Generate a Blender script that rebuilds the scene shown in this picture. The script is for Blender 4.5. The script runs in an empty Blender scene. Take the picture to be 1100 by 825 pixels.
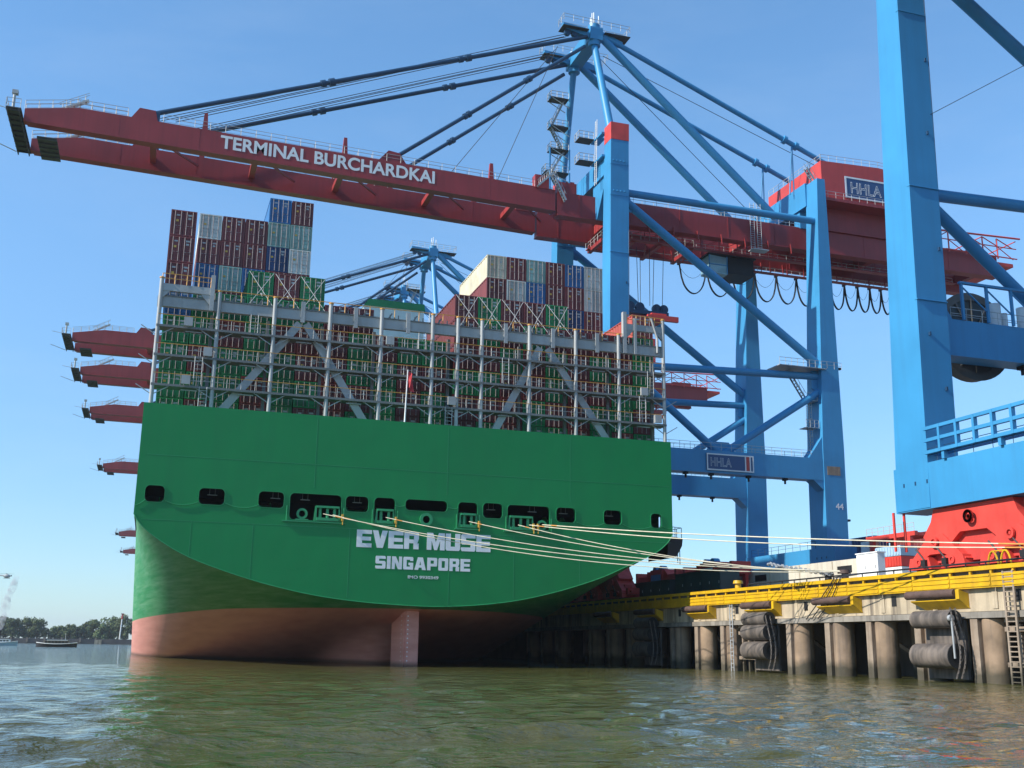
import bpy, bmesh, math, random
import numpy as np
from mathutils import Vector, Matrix
random.seed(7)
SC = bpy.context.scene
HAZE = 0.00010
COL = SC.collection
R = math.radians

# ------------------------------------------------------------------ camera, sky, sun, exposure
CAM_H = 2.0
cd = bpy.data.cameras.new('camera'); cam = bpy.data.objects.new('camera', cd); COL.objects.link(cam)
_f = 1165.0
_a = Vector((-395, 277, _f)).normalized()
_v = Vector((63.0, (395*63-_f*_f)/277.0, _f)).normalized()
_b = _a.cross(_v)
if _b.x < 0: _b = -_b
# columns: camera right / up / back expressed in world X (to the land), Y (along the quay), Z
cr = Vector((_b.x, _a.x, _v.x)); cu = -Vector((_b.y, _a.y, _v.y)); cb = -Vector((_b.z, _a.z, _v.z))
cam.matrix_world = Matrix(((cr.x, cu.x, cb.x, 0), (cr.y, cu.y, cb.y, 0), (cr.z, cu.z, cb.z, CAM_H), (0, 0, 0, 1)))
cd.sensor_width = 36; cd.lens = 36*_f/1100; cd.clip_start = 0.1; cd.clip_end = 20000
SC.camera = cam
SUN_AZ, SUN_EL = 5.0, 36.0     # azimuth measured from -X (water side) toward -Y (the camera side)
sdir = Vector((-math.cos(R(SUN_EL))*math.cos(R(SUN_AZ)), -math.cos(R(SUN_EL))*math.sin(R(SUN_AZ)), math.sin(R(SUN_EL))))
W = bpy.data.worlds.new('World'); SC.world = W; W.use_nodes = True
wn = W.node_tree.nodes; wl = W.node_tree.links
sky = wn.new('ShaderNodeTexSky'); sky.sky_type = 'NISHITA'; sky.sun_disc = False
sky.sun_elevation = R(SUN_EL); sky.sun_rotation = math.atan2(sdir.x, sdir.y)
sky.air_density = 1.0; sky.dust_density = 0.0; sky.ozone_density = 3.0
shs = wn.new('ShaderNodeHueSaturation'); shs.inputs['Saturation'].default_value = 1.2
# compress the sky's range a little (brighter zenith, less white horizon)
sv1 = wn.new('ShaderNodeVectorMath'); sv1.operation = 'SCALE'; sv1.inputs['Scale'].default_value = 0.15
sg = wn.new('ShaderNodeGamma'); sg.inputs['Gamma'].default_value = 0.85
sv2 = wn.new('ShaderNodeVectorMath'); sv2.operation = 'SCALE'; sv2.inputs['Scale'].default_value = 1.12/0.15
wl.new(sky.outputs[0], shs.inputs['Color']); wl.new(shs.outputs[0], sv1.inputs[0]); wl.new(sv1.outputs[0], sg.inputs['Color'])
wl.new(sg.outputs[0], sv2.inputs[0])
tc_ = wn.new('ShaderNodeTexCoord'); sx_ = wn.new('ShaderNodeSeparateXYZ'); wl.new(tc_.outputs['Generated'], sx_.inputs[0])
hr = wn.new('ShaderNodeMapRange'); hr.interpolation_type = 'SMOOTHSTEP'; hr.inputs[1].default_value = -0.02; hr.inputs[2].default_value = 0.42; wl.new(sx_.outputs[2], hr.inputs[0])
hm = wn.new('ShaderNodeMix'); hm.data_type = 'RGBA'; hm.inputs[6].default_value = (0.50, 0.64, 0.76, 1); hm.inputs[7].default_value = (1.0, 1.0, 1.0, 1); wl.new(hr.outputs[0], hm.inputs[0])
hx = wn.new('ShaderNodeMix'); hx.data_type = 'RGBA'; hx.blend_type = 'MULTIPLY'; hx.inputs[0].default_value = 1; wl.new(sv2.outputs[0], hx.inputs[6]); wl.new(hm.outputs[2], hx.inputs[7])
# faint cirrus
cmp_ = wn.new('ShaderNodeMapping'); cmp_.inputs['Scale'].default_value = (2.2, 2.2, 9.0); cmp_.inputs['Rotation'].default_value = (0.1, 0.25, 0.4); wl.new(tc_.outputs['Generated'], cmp_.inputs[0])
cn_ = wn.new('ShaderNodeTexNoise'); cn_.inputs['Scale'].default_value = 1.6; cn_.inputs['Detail'].default_value = 9; cn_.inputs['Roughness'].default_value = 0.6; cn_.inputs['Distortion'].default_value = 0.4; wl.new(cmp_.outputs[0], cn_.inputs['Vector'])
cr_ = wn.new('ShaderNodeMapRange'); cr_.inputs[1].default_value = 0.46; cr_.inputs[2].default_value = 0.8; cr_.inputs[4].default_value = 0.07; wl.new(cn_.outputs[0], cr_.inputs[0])
cx_ = wn.new('ShaderNodeMix'); cx_.data_type = 'RGBA'; cx_.inputs[7].default_value = (4.4, 5.0, 5.6, 1); wl.new(cr_.outputs[0], cx_.inputs[0]); wl.new(hx.outputs[2], cx_.inputs[6])
wl.new(cx_.outputs[2], wn['Background'].inputs[0]); wn['Background'].inputs[1].default_value = 0.15
sl = bpy.data.lights.new('sun', 'SUN'); sl.energy = 5.0; sl.angle = R(0.5); sl.color = (1, 0.95, 0.87)
so = bpy.data.objects.new('sun', sl); COL.objects.link(so)
so.rotation_euler = (-sdir).to_track_quat('-Z', 'Y').to_euler()
vs = SC.view_settings; vs.view_transform = 'Standard'; vs.look = 'None'; vs.gamma = 1; vs.exposure = 0.4
vs.use_curve_mapping = False

# ------------------------------------------------------------------ materials
M = {}
def mat(name, col, rough=0.5, var=0.12, scale=0.25, streak=0.0, streak_col=None, bump=0.0, bscale=3.0, metal=0.0, spec=0.5, emit=None, objrand=False, tide=False):
    m = bpy.data.materials.new(name); m.use_nodes = True
    nt = m.node_tree; N = nt.nodes; L = nt.links
    b = N['Principled BSDF']
    b.inputs['Roughness'].default_value = rough; b.inputs['Metallic'].default_value = metal
    b.inputs['Specular IOR Level'].default_value = spec
    geo = N.new('ShaderNodeNewGeometry')
    pos = geo.outputs['Position']
    n1 = N.new('ShaderNodeTexNoise'); n1.inputs['Scale'].default_value = scale; n1.inputs['Detail'].default_value = 6
    L.new(pos, n1.inputs['Vector'])
    cr_ = N.new('ShaderNodeMapRange'); cr_.inputs[1].default_value = 0.3; cr_.inputs[2].default_value = 0.7
    cr_.inputs[3].default_value = 1-var; cr_.inputs[4].default_value = 1+var
    L.new(n1.outputs[0], cr_.inputs[0])
    hsv = N.new('ShaderNodeHueSaturation'); hsv.inputs['Color'].default_value = (*col, 1)
    val = cr_.outputs[0]
    if objrand:
        oi = N.new('ShaderNodeObjectInfo')
        mr = N.new('ShaderNodeMapRange'); mr.inputs[3].default_value = 0.7; mr.inputs[4].default_value = 1.3
        L.new(oi.outputs['Random'], mr.inputs[0])
        mu = N.new('ShaderNodeMath'); mu.operation = 'MULTIPLY'
        L.new(val, mu.inputs[0]); L.new(mr.outputs[0], mu.inputs[1]); val = mu.outputs[0]
    L.new(val, hsv.inputs['Value'])
    out = hsv.outputs[0]
    if streak > 0:
        mp = N.new('ShaderNodeMapping'); mp.inputs['Scale'].default_value = (1.3, 1.3, 0.07)
        L.new(pos, mp.inputs[0])
        n2 = N.new('ShaderNodeTexNoise'); n2.inputs['Scale'].default_value = 1.6; n2.inputs['Detail'].default_value = 5
        L.new(mp.outputs[0], n2.inputs['Vector'])
        rr = N.new('ShaderNodeMapRange'); rr.inputs[1].default_value = 0.46; rr.inputs[2].default_value = 0.72
        rr.inputs[3].default_value = 0; rr.inputs[4].default_value = streak
        L.new(n2.outputs[0], rr.inputs[0])
        mx = N.new('ShaderNodeMix'); mx.data_type = 'RGBA'
        L.new(rr.outputs[0], mx.inputs[0]); L.new(out, mx.inputs[6])
        sc = streak_col or tuple(c*0.45 for c in col)
        mx.inputs[7].default_value = (*sc, 1)
        out = mx.outputs[2]
    L.new(out, b.inputs['Base Color'])
    if tide:
        sp_ = N.new('ShaderNodeSeparateXYZ'); L.new(pos, sp_.inputs[0])
        ta = N.new('ShaderNodeMath'); ta.operation = 'MULTIPLY_ADD'; ta.inputs[1].default_value = 1.6; L.new(n1.outputs[0], ta.inputs[0]); L.new(sp_.outputs[2], ta.inputs[2])
        tm = N.new('ShaderNodeMapRange'); tm.inputs[1].default_value = 1.5; tm.inputs[2].default_value = 2.3; tm.inputs[3].default_value = 0.85; tm.inputs[4].default_value = 0; L.new(ta.outputs[0], tm.inputs[0])
        tx = N.new('ShaderNodeMix'); tx.data_type = 'RGBA'; L.new(tm.outputs[0], tx.inputs[0]); L.new(out, tx.inputs[6]); tx.inputs[7].default_value = (0.035, 0.034, 0.02, 1); out = tx.outputs[2]
        L.new(out, b.inputs['Base Color'])
    if bump > 0:
        n3 = N.new('ShaderNodeTexNoise'); n3.inputs['Scale'].default_value = bscale; n3.inputs['Detail'].default_value = 4
        L.new(pos, n3.inputs['Vector'])
        bp = N.new('ShaderNodeBump'); bp.inputs['Strength'].default_value = bump; bp.inputs['Distance'].default_value = 0.05
        L.new(n3.outputs[0], bp.inputs['Height']); L.new(bp.outputs[0], b.inputs['Normal'])
    if emit:
        b.inputs['Emission Color'].default_value = (*emit[0], 1); b.inputs['Emission Strength'].default_value = emit[1]
    M[name] = m
    return m
BLUE = (0.040, 0.245, 0.47)
mat('crane_blue', BLUE, 0.42, 0.10, 0.2, 0.3, (0.04, 0.19, 0.36))
mat('crane_red', (0.30, 0.030, 0.030), 0.5, 0.14, 0.2, 0.3, (0.14, 0.02, 0.02))
mat('bright_red', (0.62, 0.055, 0.04), 0.5, 0.16, 0.5, 0.25, (0.3, 0.03, 0.02), 0.2, 3)
mat('house_red', (0.52, 0.05, 0.04), 0.5, 0.12, 0.3, 0.2, (0.3, 0.03, 0.025))
mat('sign_blue', (0.03, 0.075, 0.19), 0.45, 0.05)
mat('white_paint', (0.78, 0.78, 0.76), 0.5, 0.06, 0.6)
mat('letter_white', (0.88, 0.88, 0.86), 0.5, 0.06, 0.8, 0.1, (0.5, 0.52, 0.48))
mat('rail_grey', (0.42, 0.43, 0.42), 0.5, 0.1, 0.8)
mat('galv', (0.36, 0.37, 0.37), 0.45, 0.15, 0.8, metal=0.2)
mat('grating', (0.06, 0.055, 0.05), 0.7, 0.3, 1.5)
mat('reel_grey', (0.07, 0.075, 0.075), 0.5, 0.2, 1)
mat('dark', (0.012, 0.012, 0.014), 0.6, 0.2, 1)
mat('cable', (0.02, 0.022, 0.026), 0.6, 0.1)
mat('dark_blue', (0.012, 0.05, 0.11), 0.45, 0.15, 0.6)
mat('glass_blue', (0.25, 0.42, 0.46), 0.08, 0.1, 0.4, spec=0.8)
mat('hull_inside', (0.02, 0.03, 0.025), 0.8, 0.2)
mat('bridge_grey', (0.37, 0.38, 0.37), 0.5, 0.14, 0.5, 0.25, (0.24, 0.23, 0.21))
mat('bridge_dark', (0.16, 0.165, 0.16), 0.6, 0.2, 0.5)
mat('seam_green', (0.02, 0.27, 0.09), 0.45, 0.1)
mat('yellow_rail', (0.62, 0.30, 0.05), 0.5, 0.12)
mat('rope', (0.66, 0.60, 0.44), 0.8, 0.15, 1.2)
mat('rope_orange', (0.62, 0.27, 0.06), 0.8, 0.15, 1.2)
mat('green_paint', (0.012, 0.235, 0.075), 0.4, 0.1, 0.4)
mat('green_light', (0.03, 0.30, 0.11), 0.4, 0.1, 0.4)
mat('yellow', (0.60, 0.35, 0.006), 0.5, 0.18, 0.7, 0.5, (0.34, 0.19, 0.02), 0.2, 3)
mat('rust_tube', (0.085, 0.05, 0.04), 0.75, 0.35, 1.2, bump=0.5, bscale=4)
mat('rubber', (0.085, 0.07, 0.06), 0.75, 0.5, 0.8, 0.6, (0.24, 0.19, 0.15), 0.12, 4)
mat('chain_steel', (0.12, 0.10, 0.085), 0.6, 0.3, 2)
mat('rubber_dark', (0.02, 0.02, 0.02), 0.8, 0.2, 1)
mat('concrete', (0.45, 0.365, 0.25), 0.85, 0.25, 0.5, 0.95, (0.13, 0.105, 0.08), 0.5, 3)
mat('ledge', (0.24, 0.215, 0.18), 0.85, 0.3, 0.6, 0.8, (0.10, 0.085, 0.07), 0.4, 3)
mat('column', (0.26, 0.18, 0.115), 0.85, 0.4, 0.45, 0.9, (0.11, 0.085, 0.07), 0.5, 3, tide=True)
mat('concrete_pale', (0.55, 0.50, 0.40), 0.85, 0.14, 0.35, 0.45, (0.33, 0.29, 0.23), 0.4, 2)
mat('deck', (0.15, 0.14, 0.125), 0.9, 0.25, 0.3, bump=0.4, bscale=4)
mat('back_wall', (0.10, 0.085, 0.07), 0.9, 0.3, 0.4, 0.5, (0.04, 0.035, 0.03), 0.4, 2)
mat('timber', (0.27, 0.21, 0.155), 0.85, 0.25, 0.8, 0.6, (0.13, 0.075, 0.045), 0.4, 4, tide=True)
mat('foliage_a', (0.10, 0.13, 0.05), 0.8, 0.4, 0.2, spec=0.2, objrand=True)
mat('foliage_b', (0.08, 0.115, 0.05), 0.8, 0.4, 0.2, spec=0.2, objrand=True)
mat('bark', (0.1, 0.075, 0.05), 0.9, 0.2, 1)
mat('bank_wall', (0.10, 0.085, 0.075), 0.9, 0.3, 0.1, 0.4)
mat('bank_soil', (0.09, 0.10, 0.05), 0.9, 0.3, 0.05)
mat('flag_red', (0.62, 0.06, 0.07), 0.7, 0.1, 2)
mat('dk_teal', (0.03, 0.05, 0.05), 0.6, 0.2, 0.5)
mat('pale_blue', (0.35, 0.5, 0.62), 0.5, 0.1)
CC = dict(maroon=(0.17, 0.032, 0.03), green=(0.01, 0.20, 0.06), blue=(0.025, 0.13, 0.31), teal=(0.27, 0.42, 0.36),
          grey=(0.52, 0.53, 0.48), navy=(0.012, 0.045, 0.14), cream=(0.52, 0.46, 0.33), red=(0.40, 0.08, 0.06))
for k_, c_ in CC.items():
    mat('box_'+k_, c_, 0.5, 0.16, 0.6, 0.3, tuple(0.5*x+0.02 for x in c_), 0.1, 2, objrand=True)
mat('rod_grey', (0.30, 0.25, 0.24), 0.5, 0.2, 0.8)
mat('sticker', (0.42, 0.42, 0.40), 0.5, 0.1)
mat('sticker_y', (0.7, 0.4, 0.06), 0.5, 0.1)

def hull_material(name, red=True):
    m = mat(name, (0.006, 0.235, 0.060), 0.45, 0.05, 0.12, spec=0.35)
    nt = m.node_tree; N = nt.nodes; L = nt.links; b = N['Principled BSDF']
    geo = N.new('ShaderNodeNewGeometry'); pos = geo.outputs['Position']
    sep = N.new('ShaderNodeSeparateXYZ'); L.new(pos, sep.inputs[0])
    base = b.inputs['Base Color'].links[0].from_socket
    # faint darker weathering that runs down
    mp = N.new('ShaderNodeMapping'); mp.inputs['Scale'].default_value = (0.9, 0.2, 0.06); L.new(pos, mp.inputs[0])
    n2 = N.new('ShaderNodeTexNoise'); n2.inputs['Scale'].default_value = 1.0; n2.inputs['Detail'].default_value = 8
    L.new(mp.outputs[0], n2.inputs['Vector'])
    r2 = N.new('ShaderNodeMapRange'); r2.inputs[1].default_value = 0.45; r2.inputs[2].default_value = 0.8; r2.inputs[4].default_value = 0.35
    L.new(n2.outputs[0], r2.inputs[0])
    mx = N.new('ShaderNodeMix'); mx.data_type = 'RGBA'; L.new(r2.outputs[0], mx.inputs[0]); L.new(base, mx.inputs[6])
    mx.inputs[7].default_value = (0.012, 0.185, 0.058, 1)
    out = mx.outputs[2]
    if red:
        # scuffs: pale diagonal scratches on the quarter
        mp2 = N.new('ShaderNodeMapping'); mp2.inputs['Scale'].default_value = (0.35, 0.08, 2.6); mp2.inputs['Rotation'].default_value = (0, R(35), 0)
        L.new(pos, mp2.inputs[0])
        n3 = N.new('ShaderNodeTexNoise'); n3.inputs['Scale'].default_value = 1.2; n3.inputs['Detail'].default_value = 9; n3.inputs['Roughness'].default_value = 0.7
        L.new(mp2.outputs[0], n3.inputs['Vector'])
        r3 = N.new('ShaderNodeMapRange'); r3.inputs[1].default_value = 0.40; r3.inputs[2].default_value = 0.72; r3.inputs[4].default_value = 0.6
        L.new(n3.outputs[0], r3.inputs[0])
        mx3 = N.new('ShaderNodeMix'); mx3.data_type = 'RGBA'; L.new(r3.outputs[0], mx3.inputs[0]); L.new(out, mx3.inputs[6])
        mx3.inputs[7].default_value = (0.24, 0.46, 0.26, 1); out = mx3.outputs[2]
        # antifouling below the line
        n4 = N.new('ShaderNodeTexNoise'); n4.inputs['Scale'].default_value = 0.5; n4.inputs['Detail'].default_value = 8
        mp4 = N.new('ShaderNodeMapping'); mp4.inputs['Scale'].default_value = (1.2, 0.12, 3.5); L.new(pos, mp4.inputs[0]); L.new(mp4.outputs[0], n4.inputs['Vector'])
        cr2 = N.new('ShaderNodeValToRGB'); cr2.color_ramp.elements[0].color = (0.58, 0.225, 0.17, 1); cr2.color_ramp.elements[1].color = (0.72, 0.32, 0.25, 1)
        cr2.color_ramp.elements[0].position = 0.3; cr2.color_ramp.elements[1].position = 0.75
        L.new(n4.outputs[0], cr2.inputs[0])
        # dark slime along the water
        sl_ = N.new('ShaderNodeMapRange'); sl_.inputs[1].default_value = 0.15; sl_.inputs[2].default_value = 0.55; sl_.inputs[3].default_value = 0.8; sl_.inputs[4].default_value = 0
        L.new(sep.outputs[2], sl_.inputs[0])
        mxs = N.new('ShaderNodeMix'); mxs.data_type = 'RGBA'; L.new(sl_.outputs[0], mxs.inputs[0]); L.new(cr2.outputs[0], mxs.inputs[6]); mxs.inputs[7].default_value = (0.10, 0.055, 0.035, 1)
        bx_ = N.new('ShaderNodeMapRange'); bx_.interpolation_type = 'SMOOTHSTEP'; bx_.inputs[1].default_value = -2.5; bx_.inputs[2].default_value = 9; bx_.inputs[3].default_value = 0.55; bx_.inputs[4].default_value = 0
        L.new(sep.outputs[0], bx_.inputs[0])       # the paint line dips a little toward the quarter
        ba_ = N.new('ShaderNodeMath'); ba_.operation = 'ADD'; L.new(sep.outputs[2], ba_.inputs[0]); L.new(bx_.outputs[0], ba_.inputs[1])
        lt = N.new('ShaderNodeMapRange'); lt.inputs[1].default_value = 5.38; lt.inputs[2].default_value = 5.44
        L.new(ba_.outputs[0], lt.inputs[0])
        mx4 = N.new('ShaderNodeMix'); mx4.data_type = 'RGBA'; L.new(lt.outputs[0], mx4.inputs[0]); L.new(mxs.outputs[2], mx4.inputs[6]); L.new(out, mx4.inputs[7])
        out = mx4.outputs[2]
    L.new(out, b.inputs['Base Color'])
    # plate seams (brick pattern in X-Z) and slight plate buckling
    cmb = N.new('ShaderNodeCombineXYZ'); L.new(sep.outputs[0], cmb.inputs[0]); L.new(sep.outputs[2], cmb.inputs[1])
    br = N.new('ShaderNodeTexBrick'); br.inputs['Scale'].default_value = 1.0; br.inputs['Mortar Size'].default_value = 0.03
    br.inputs['Brick Width'].default_value = 9.5; br.inputs['Row Height'].default_value = 2.9; br.inputs['Mortar Smooth'].default_value = 0.4
    L.new(cmb.outputs[0], br.inputs['Vector'])
    n5 = N.new('ShaderNodeTexNoise'); n5.inputs['Scale'].default_value = 0.45; n5.inputs['Detail'].default_value = 3; L.new(pos, n5.inputs['Vector'])
    ad = N.new('ShaderNodeMath'); ad.operation = 'MULTIPLY_ADD'; L.new(br.outputs['Fac'], ad.inputs[0]); ad.inputs[1].default_value = 0.06; L.new(n5.outputs[0], ad.inputs[2])
    bp = N.new('ShaderNodeBump'); bp.inputs['Strength'].default_value = 0.35; bp.inputs['Distance'].default_value = 0.1
    L.new(ad.outputs[0], bp.inputs['Height']); L.new(bp.outputs[0], b.inputs['Normal'])
    return m
hull_material('hull_paint', True); hull_material('transom_paint', False)

def water_material():
    m = bpy.data.materials.new('water'); m.use_nodes = True
    nt = m.node_tree; N = nt.nodes; L = nt.links; b = N['Principled BSDF']
    b.inputs['Roughness'].default_value = 0.05; b.inputs['IOR'].default_value = 1.33
    geo = N.new('ShaderNodeNewGeometry'); pos = geo.outputs['Position']
    n0 = N.new('ShaderNodeTexNoise'); n0.inputs['Scale'].default_value = 0.05; n0.inputs['Detail'].default_value = 4; L.new(pos, n0.inputs['Vector'])
    cr_ = N.new('ShaderNodeValToRGB'); cr_.color_ramp.elements[0].color = (0.064, 0.064, 0.018, 1); cr_.color_ramp.elements[1].color = (0.088, 0.084, 0.028, 1)
    cr_.color_ramp.elements[0].position = 0.35; cr_.color_ramp.elements[1].position = 0.65
    L.new(n0.outputs[0], cr_.inputs[0]); L.new(cr_.outputs[0], b.inputs['Base Color'])
    def noise(scale, rot, sx, sy, det, dist=0.0):
        mp = N.new('ShaderNodeMapping'); mp.inputs['Rotation'].default_value = (0, 0, R(rot)); mp.inputs['Scale'].default_value = (sx, sy, 1)
        L.new(pos, mp.inputs[0])
        n = N.new('ShaderNodeTexNoise'); n.inputs['Scale'].default_value = scale; n.inputs['Detail'].default_value = det; n.inputs['Distortion'].default_value = dist
        L.new(mp.outputs[0], n.inputs['Vector']); return n.outputs[0]
    a = noise(2.2, 20, 1.0, 1.5, 3, 0.1); c = noise(7.0, -25, 1.0, 1.3, 2, 0.1); d = noise(0.5, 8, 0.75, 1.3, 5)
    m1 = N.new('ShaderNodeMath'); m1.operation = 'MULTIPLY_ADD'; L.new(c, m1.inputs[0]); m1.inputs[1].default_value = 0.3; L.new(a, m1.inputs[2])
    for nd in N:
        if nd.type == 'TEX_NOISE' and nd != n0: nd.inputs['Roughness'].default_value = 0.46
    m2 = N.new('ShaderNodeMath'); m2.operation = 'MULTIPLY_ADD'; L.new(d, m2.inputs[0]); m2.inputs[1].default_value = 4.0; L.new(m1.outputs[0], m2.inputs[2])
    bp = N.new('ShaderNodeBump'); bp.inputs['Strength'].default_value = 1.0; bp.inputs['Distance'].default_value = 0.085
    L.new(m2.outputs[0], bp.inputs['Height']); L.new(bp.outputs[0], b.inputs['Normal'])
    M['water'] = m
water_material()

# ------------------------------------------------------------------ mesh helpers
class MB:
    def __init__(s): s.v = []; s.f = []; s.mi = []; s.mats = []; s.cur = 0; s.sm = set()
    def mat(s, name):
        if name not in s.mats: s.mats.append(name)
        s.cur = s.mats.index(name); return s
    def poly(s, pts, faces):
        o = len(s.v); s.v += [tuple(p) for p in pts]
        for f in faces: s.f.append([o+i for i in f]); s.mi.append(s.cur)
        return s
    def hexa(s, b, t):     # two loops of four corners
        return s.poly(list(b)+list(t), [(3, 2, 1, 0), (4, 5, 6, 7), (0, 1, 5, 4), (1, 2, 6, 5), (2, 3, 7, 6), (3, 0, 4, 7)])
    def box(s, x0, y0, z0, x1, y1, z1):
        return s.hexa([(x0, y0, z0), (x1, y0, z0), (x1, y1, z0), (x0, y1, z0)], [(x0, y0, z1), (x1, y0, z1), (x1, y1, z1), (x0, y1, z1)])
    def taper(s, x0, x1, y0, y1, z0, X0, X1, Y0, Y1, z1):
        return s.hexa([(x0, y0, z0), (x1, y0, z0), (x1, y1, z0), (x0, y1, z0)], [(X0, Y0, z1), (X1, Y0, z1), (X1, Y1, z1), (X0, Y1, z1)])
    def tube(s, p0, p1, r, n=8, r1=None, caps=True):
        p0 = Vector(p0); p1 = Vector(p1); d = (p1-p0)
        if d.length < 1e-6: return s
        d.normalize(); a = d.orthogonal().normalized()
        if abs(d.z) < 0.95: a = d.cross(Vector((0, 0, 1))).normalized()
        b = d.cross(a); r1 = r if r1 is None else r1; pts = []
        for q, rr in ((p0, r), (p1, r1)):
            for i in range(n):
                t = 2*math.pi*(i+0.5)/n; pts.append(q+a*(rr*math.cos(t))+b*(rr*math.sin(t)))
        fs = [(i, (i+1) % n, n+(i+1) % n, n+i) for i in range(n)]
        if n >= 8: s.sm.update(range(len(s.f), len(s.f)+n))
        s.poly(pts, fs)
        if caps:
            if n >= 8: s.poly(pts, [tuple(range(n-1, -1, -1)), tuple(range(n, 2*n))])
            else:
                o = len(s.v)-2*n; s.f += [tuple(o+i for i in range(n-1, -1, -1)), tuple(o+i for i in range(n, 2*n))]; s.mi += [s.cur]*2
        return s
    def path(s, pts, r, n=5):
        for a, b in zip(pts, pts[1:]): s.tube(a, b, r, n)
        return s
    def bar(s, p0, p1, w, h):   # rectangular bar, h in the vertical plane
        p0 = Vector(p0); p1 = Vector(p1); d = (p1-p0).normalized()
        a = d.cross(Vector((0, 0, 1)))
        a = Vector((1, 0, 0)) if a.length < 1e-4 else a.normalized()
        b = d.cross(a).normalized(); a = a*w/2; b = b*h/2
        return s.hexa([p0-a-b, p0+a-b, p0+a+b, p0-a+b], [p1-a-b, p1+a-b, p1+a+b, p1-a+b])
    def prism(s, prof, axis, c0, c1):  # profile in the two other axes
        def p3(u, w, c): return {'y': (u, c, w), 'x': (c, u, w), 'z': (u, w, c)}[axis]
        n = len(prof); pts = [p3(u, w, c0) for u, w in prof]+[p3(u, w, c1) for u, w in prof]
        fs = [(i, (i+1) % n, n+(i+1) % n, n+i) for i in range(n)]+[tuple(range(n-1, -1, -1)), tuple(range(n, 2*n))]
        return s.poly(pts, fs)
    def ring(s, c, axis, r0, r1, w, n=20):
        c = Vector(c); ax = {'x': Vector((1, 0, 0)), 'y': Vector((0, 1, 0)), 'z': Vector((0, 0, 1))}[axis]
        a = ax.orthogonal().normalized(); b = ax.cross(a); pts = []
        for rr, k in ((r0, -1), (r1, -1), (r1, 1), (r0, 1)):
            for i in range(n):
                t = 2*math.pi*i/n; pts.append(c+ax*(k*w/2)+a*(rr*math.cos(t))+b*(rr*math.sin(t)))
        fs = []
        for k in range(4):
            k2 = (k+1) % 4
            for i in range(n): j = (i+1) % n; fs.append((k*n+i, k*n+j, k2*n+j, k2*n+i))
        return s.poly(pts, fs)
    def rail(s, pts, h=1.1, sp=1.8, r=0.035, mid=True):
        pts = [Vector(p) for p in pts]
        for a, b in zip(pts, pts[1:]):
            n = max(1, int(round((b-a).length/sp)))
            for i in range(n+1):
                q = a.lerp(b, i/n); s.tube(q, q+Vector((0, 0, h)), r, 4, caps=False)
            s.tube(a+Vector((0, 0, h)), b+Vector((0, 0, h)), r, 4, caps=False)
            if mid: s.tube(a+Vector((0, 0, h*.52)), b+Vector((0, 0, h*.52)), r*.8, 4, caps=False)
        return s
    def stair(s, p0, p1, w, side):    # inclined flight with treads; side = direction vector of the width
        p0 = Vector(p0); p1 = Vector(p1); sd = Vector(side).normalized()*w
        for q in (Vector((0, 0, 0)), sd):
            s.bar(p0+q, p1+q, 0.08, 0.25)
            s.tube(p0+q+Vector((0, 0, 1)), p1+q+Vector((0, 0, 1)), 0.035, 4)
            for k in range(4):
                b = (p0+q).lerp(p1+q, (k+.5)/4); s.tube(b, b+Vector((0, 0, 1)), 0.03, 4)
        n = max(3, int(abs(p1.z-p0.z)/0.4))
        for i in range(n):
            a = p0.lerp(p1, (i+.5)/n); s.bar(a, a+sd, 0.24, 0.05)
        return s
    def ladder(s, p0, p1, w, side, r=0.035, step=0.35, cage=None):
        p0 = Vector(p0); p1 = Vector(p1); sd = Vector(side).normalized()*w
        s.tube(p0, p1, r, 4); s.tube(p0+sd, p1+sd, r, 4)
        n = int((p1-p0).length/step)
        for i in range(1, n): a = p0.lerp(p1, i/n); s.tube(a, a+sd, r*.8, 4)
        return s
    def build(s, name, mname=None, parent=None, base=(0, 0, 0), smooth=False):
        if not s.v: return None
        me = bpy.data.meshes.new(name)
        bx, by, bz = base
        me.from_pydata([(x-bx, y-by, z-bz) for x, y, z in s.v], [], s.f)
        mats = s.mats if s.mats else [mname]
        for q in mats: me.materials.append(M[q])
        if s.mats: me.polygons.foreach_set('material_index', s.mi)
        bm = bmesh.new(); bm.from_mesh(me); bmesh.ops.recalc_face_normals(bm, faces=bm.faces); bm.to_mesh(me); bm.free()
        if s.sm and not smooth: me.polygons.foreach_set('use_smooth', [i in s.sm for i in range(len(me.polygons))])
        if smooth: me.polygons.foreach_set('use_smooth', [True]*len(me.polygons))
        me.update()
        o = bpy.data.objects.new(name, me); COL.objects.link(o)
        if parent: o.parent = parent
        elif tuple(base) != (0, 0, 0): o.location = base
        return o
def tag(o, label=None, cat=None, group=None, kind=None):
    if label: o['label'] = label
    if cat: o['category'] = cat
    if group: o['group'] = group
    if kind: o['kind'] = kind
    return o
def empty(name, loc, label, cat, group=None):
    o = bpy.data.objects.new(name, None); COL.objects.link(o); o.location = loc; o.empty_display_size = 0.5
    return tag(o, label, cat, group)
def copy_tree(o, parent=None):
    c = o.copy(); COL.objects.link(c)
    if parent: c.parent = parent
    for ch in list(o.children): copy_tree(ch, c)
    return c
def curve_mesh(cu, name):
    tmp = bpy.data.objects.new('tmp', cu); COL.objects.link(tmp)
    dg = bpy.context.evaluated_depsgraph_get(); dg.update()
    me = bpy.data.meshes.new_from_object(tmp.evaluated_get(dg)); me.name = name
    bpy.data.objects.remove(tmp); return me
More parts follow.
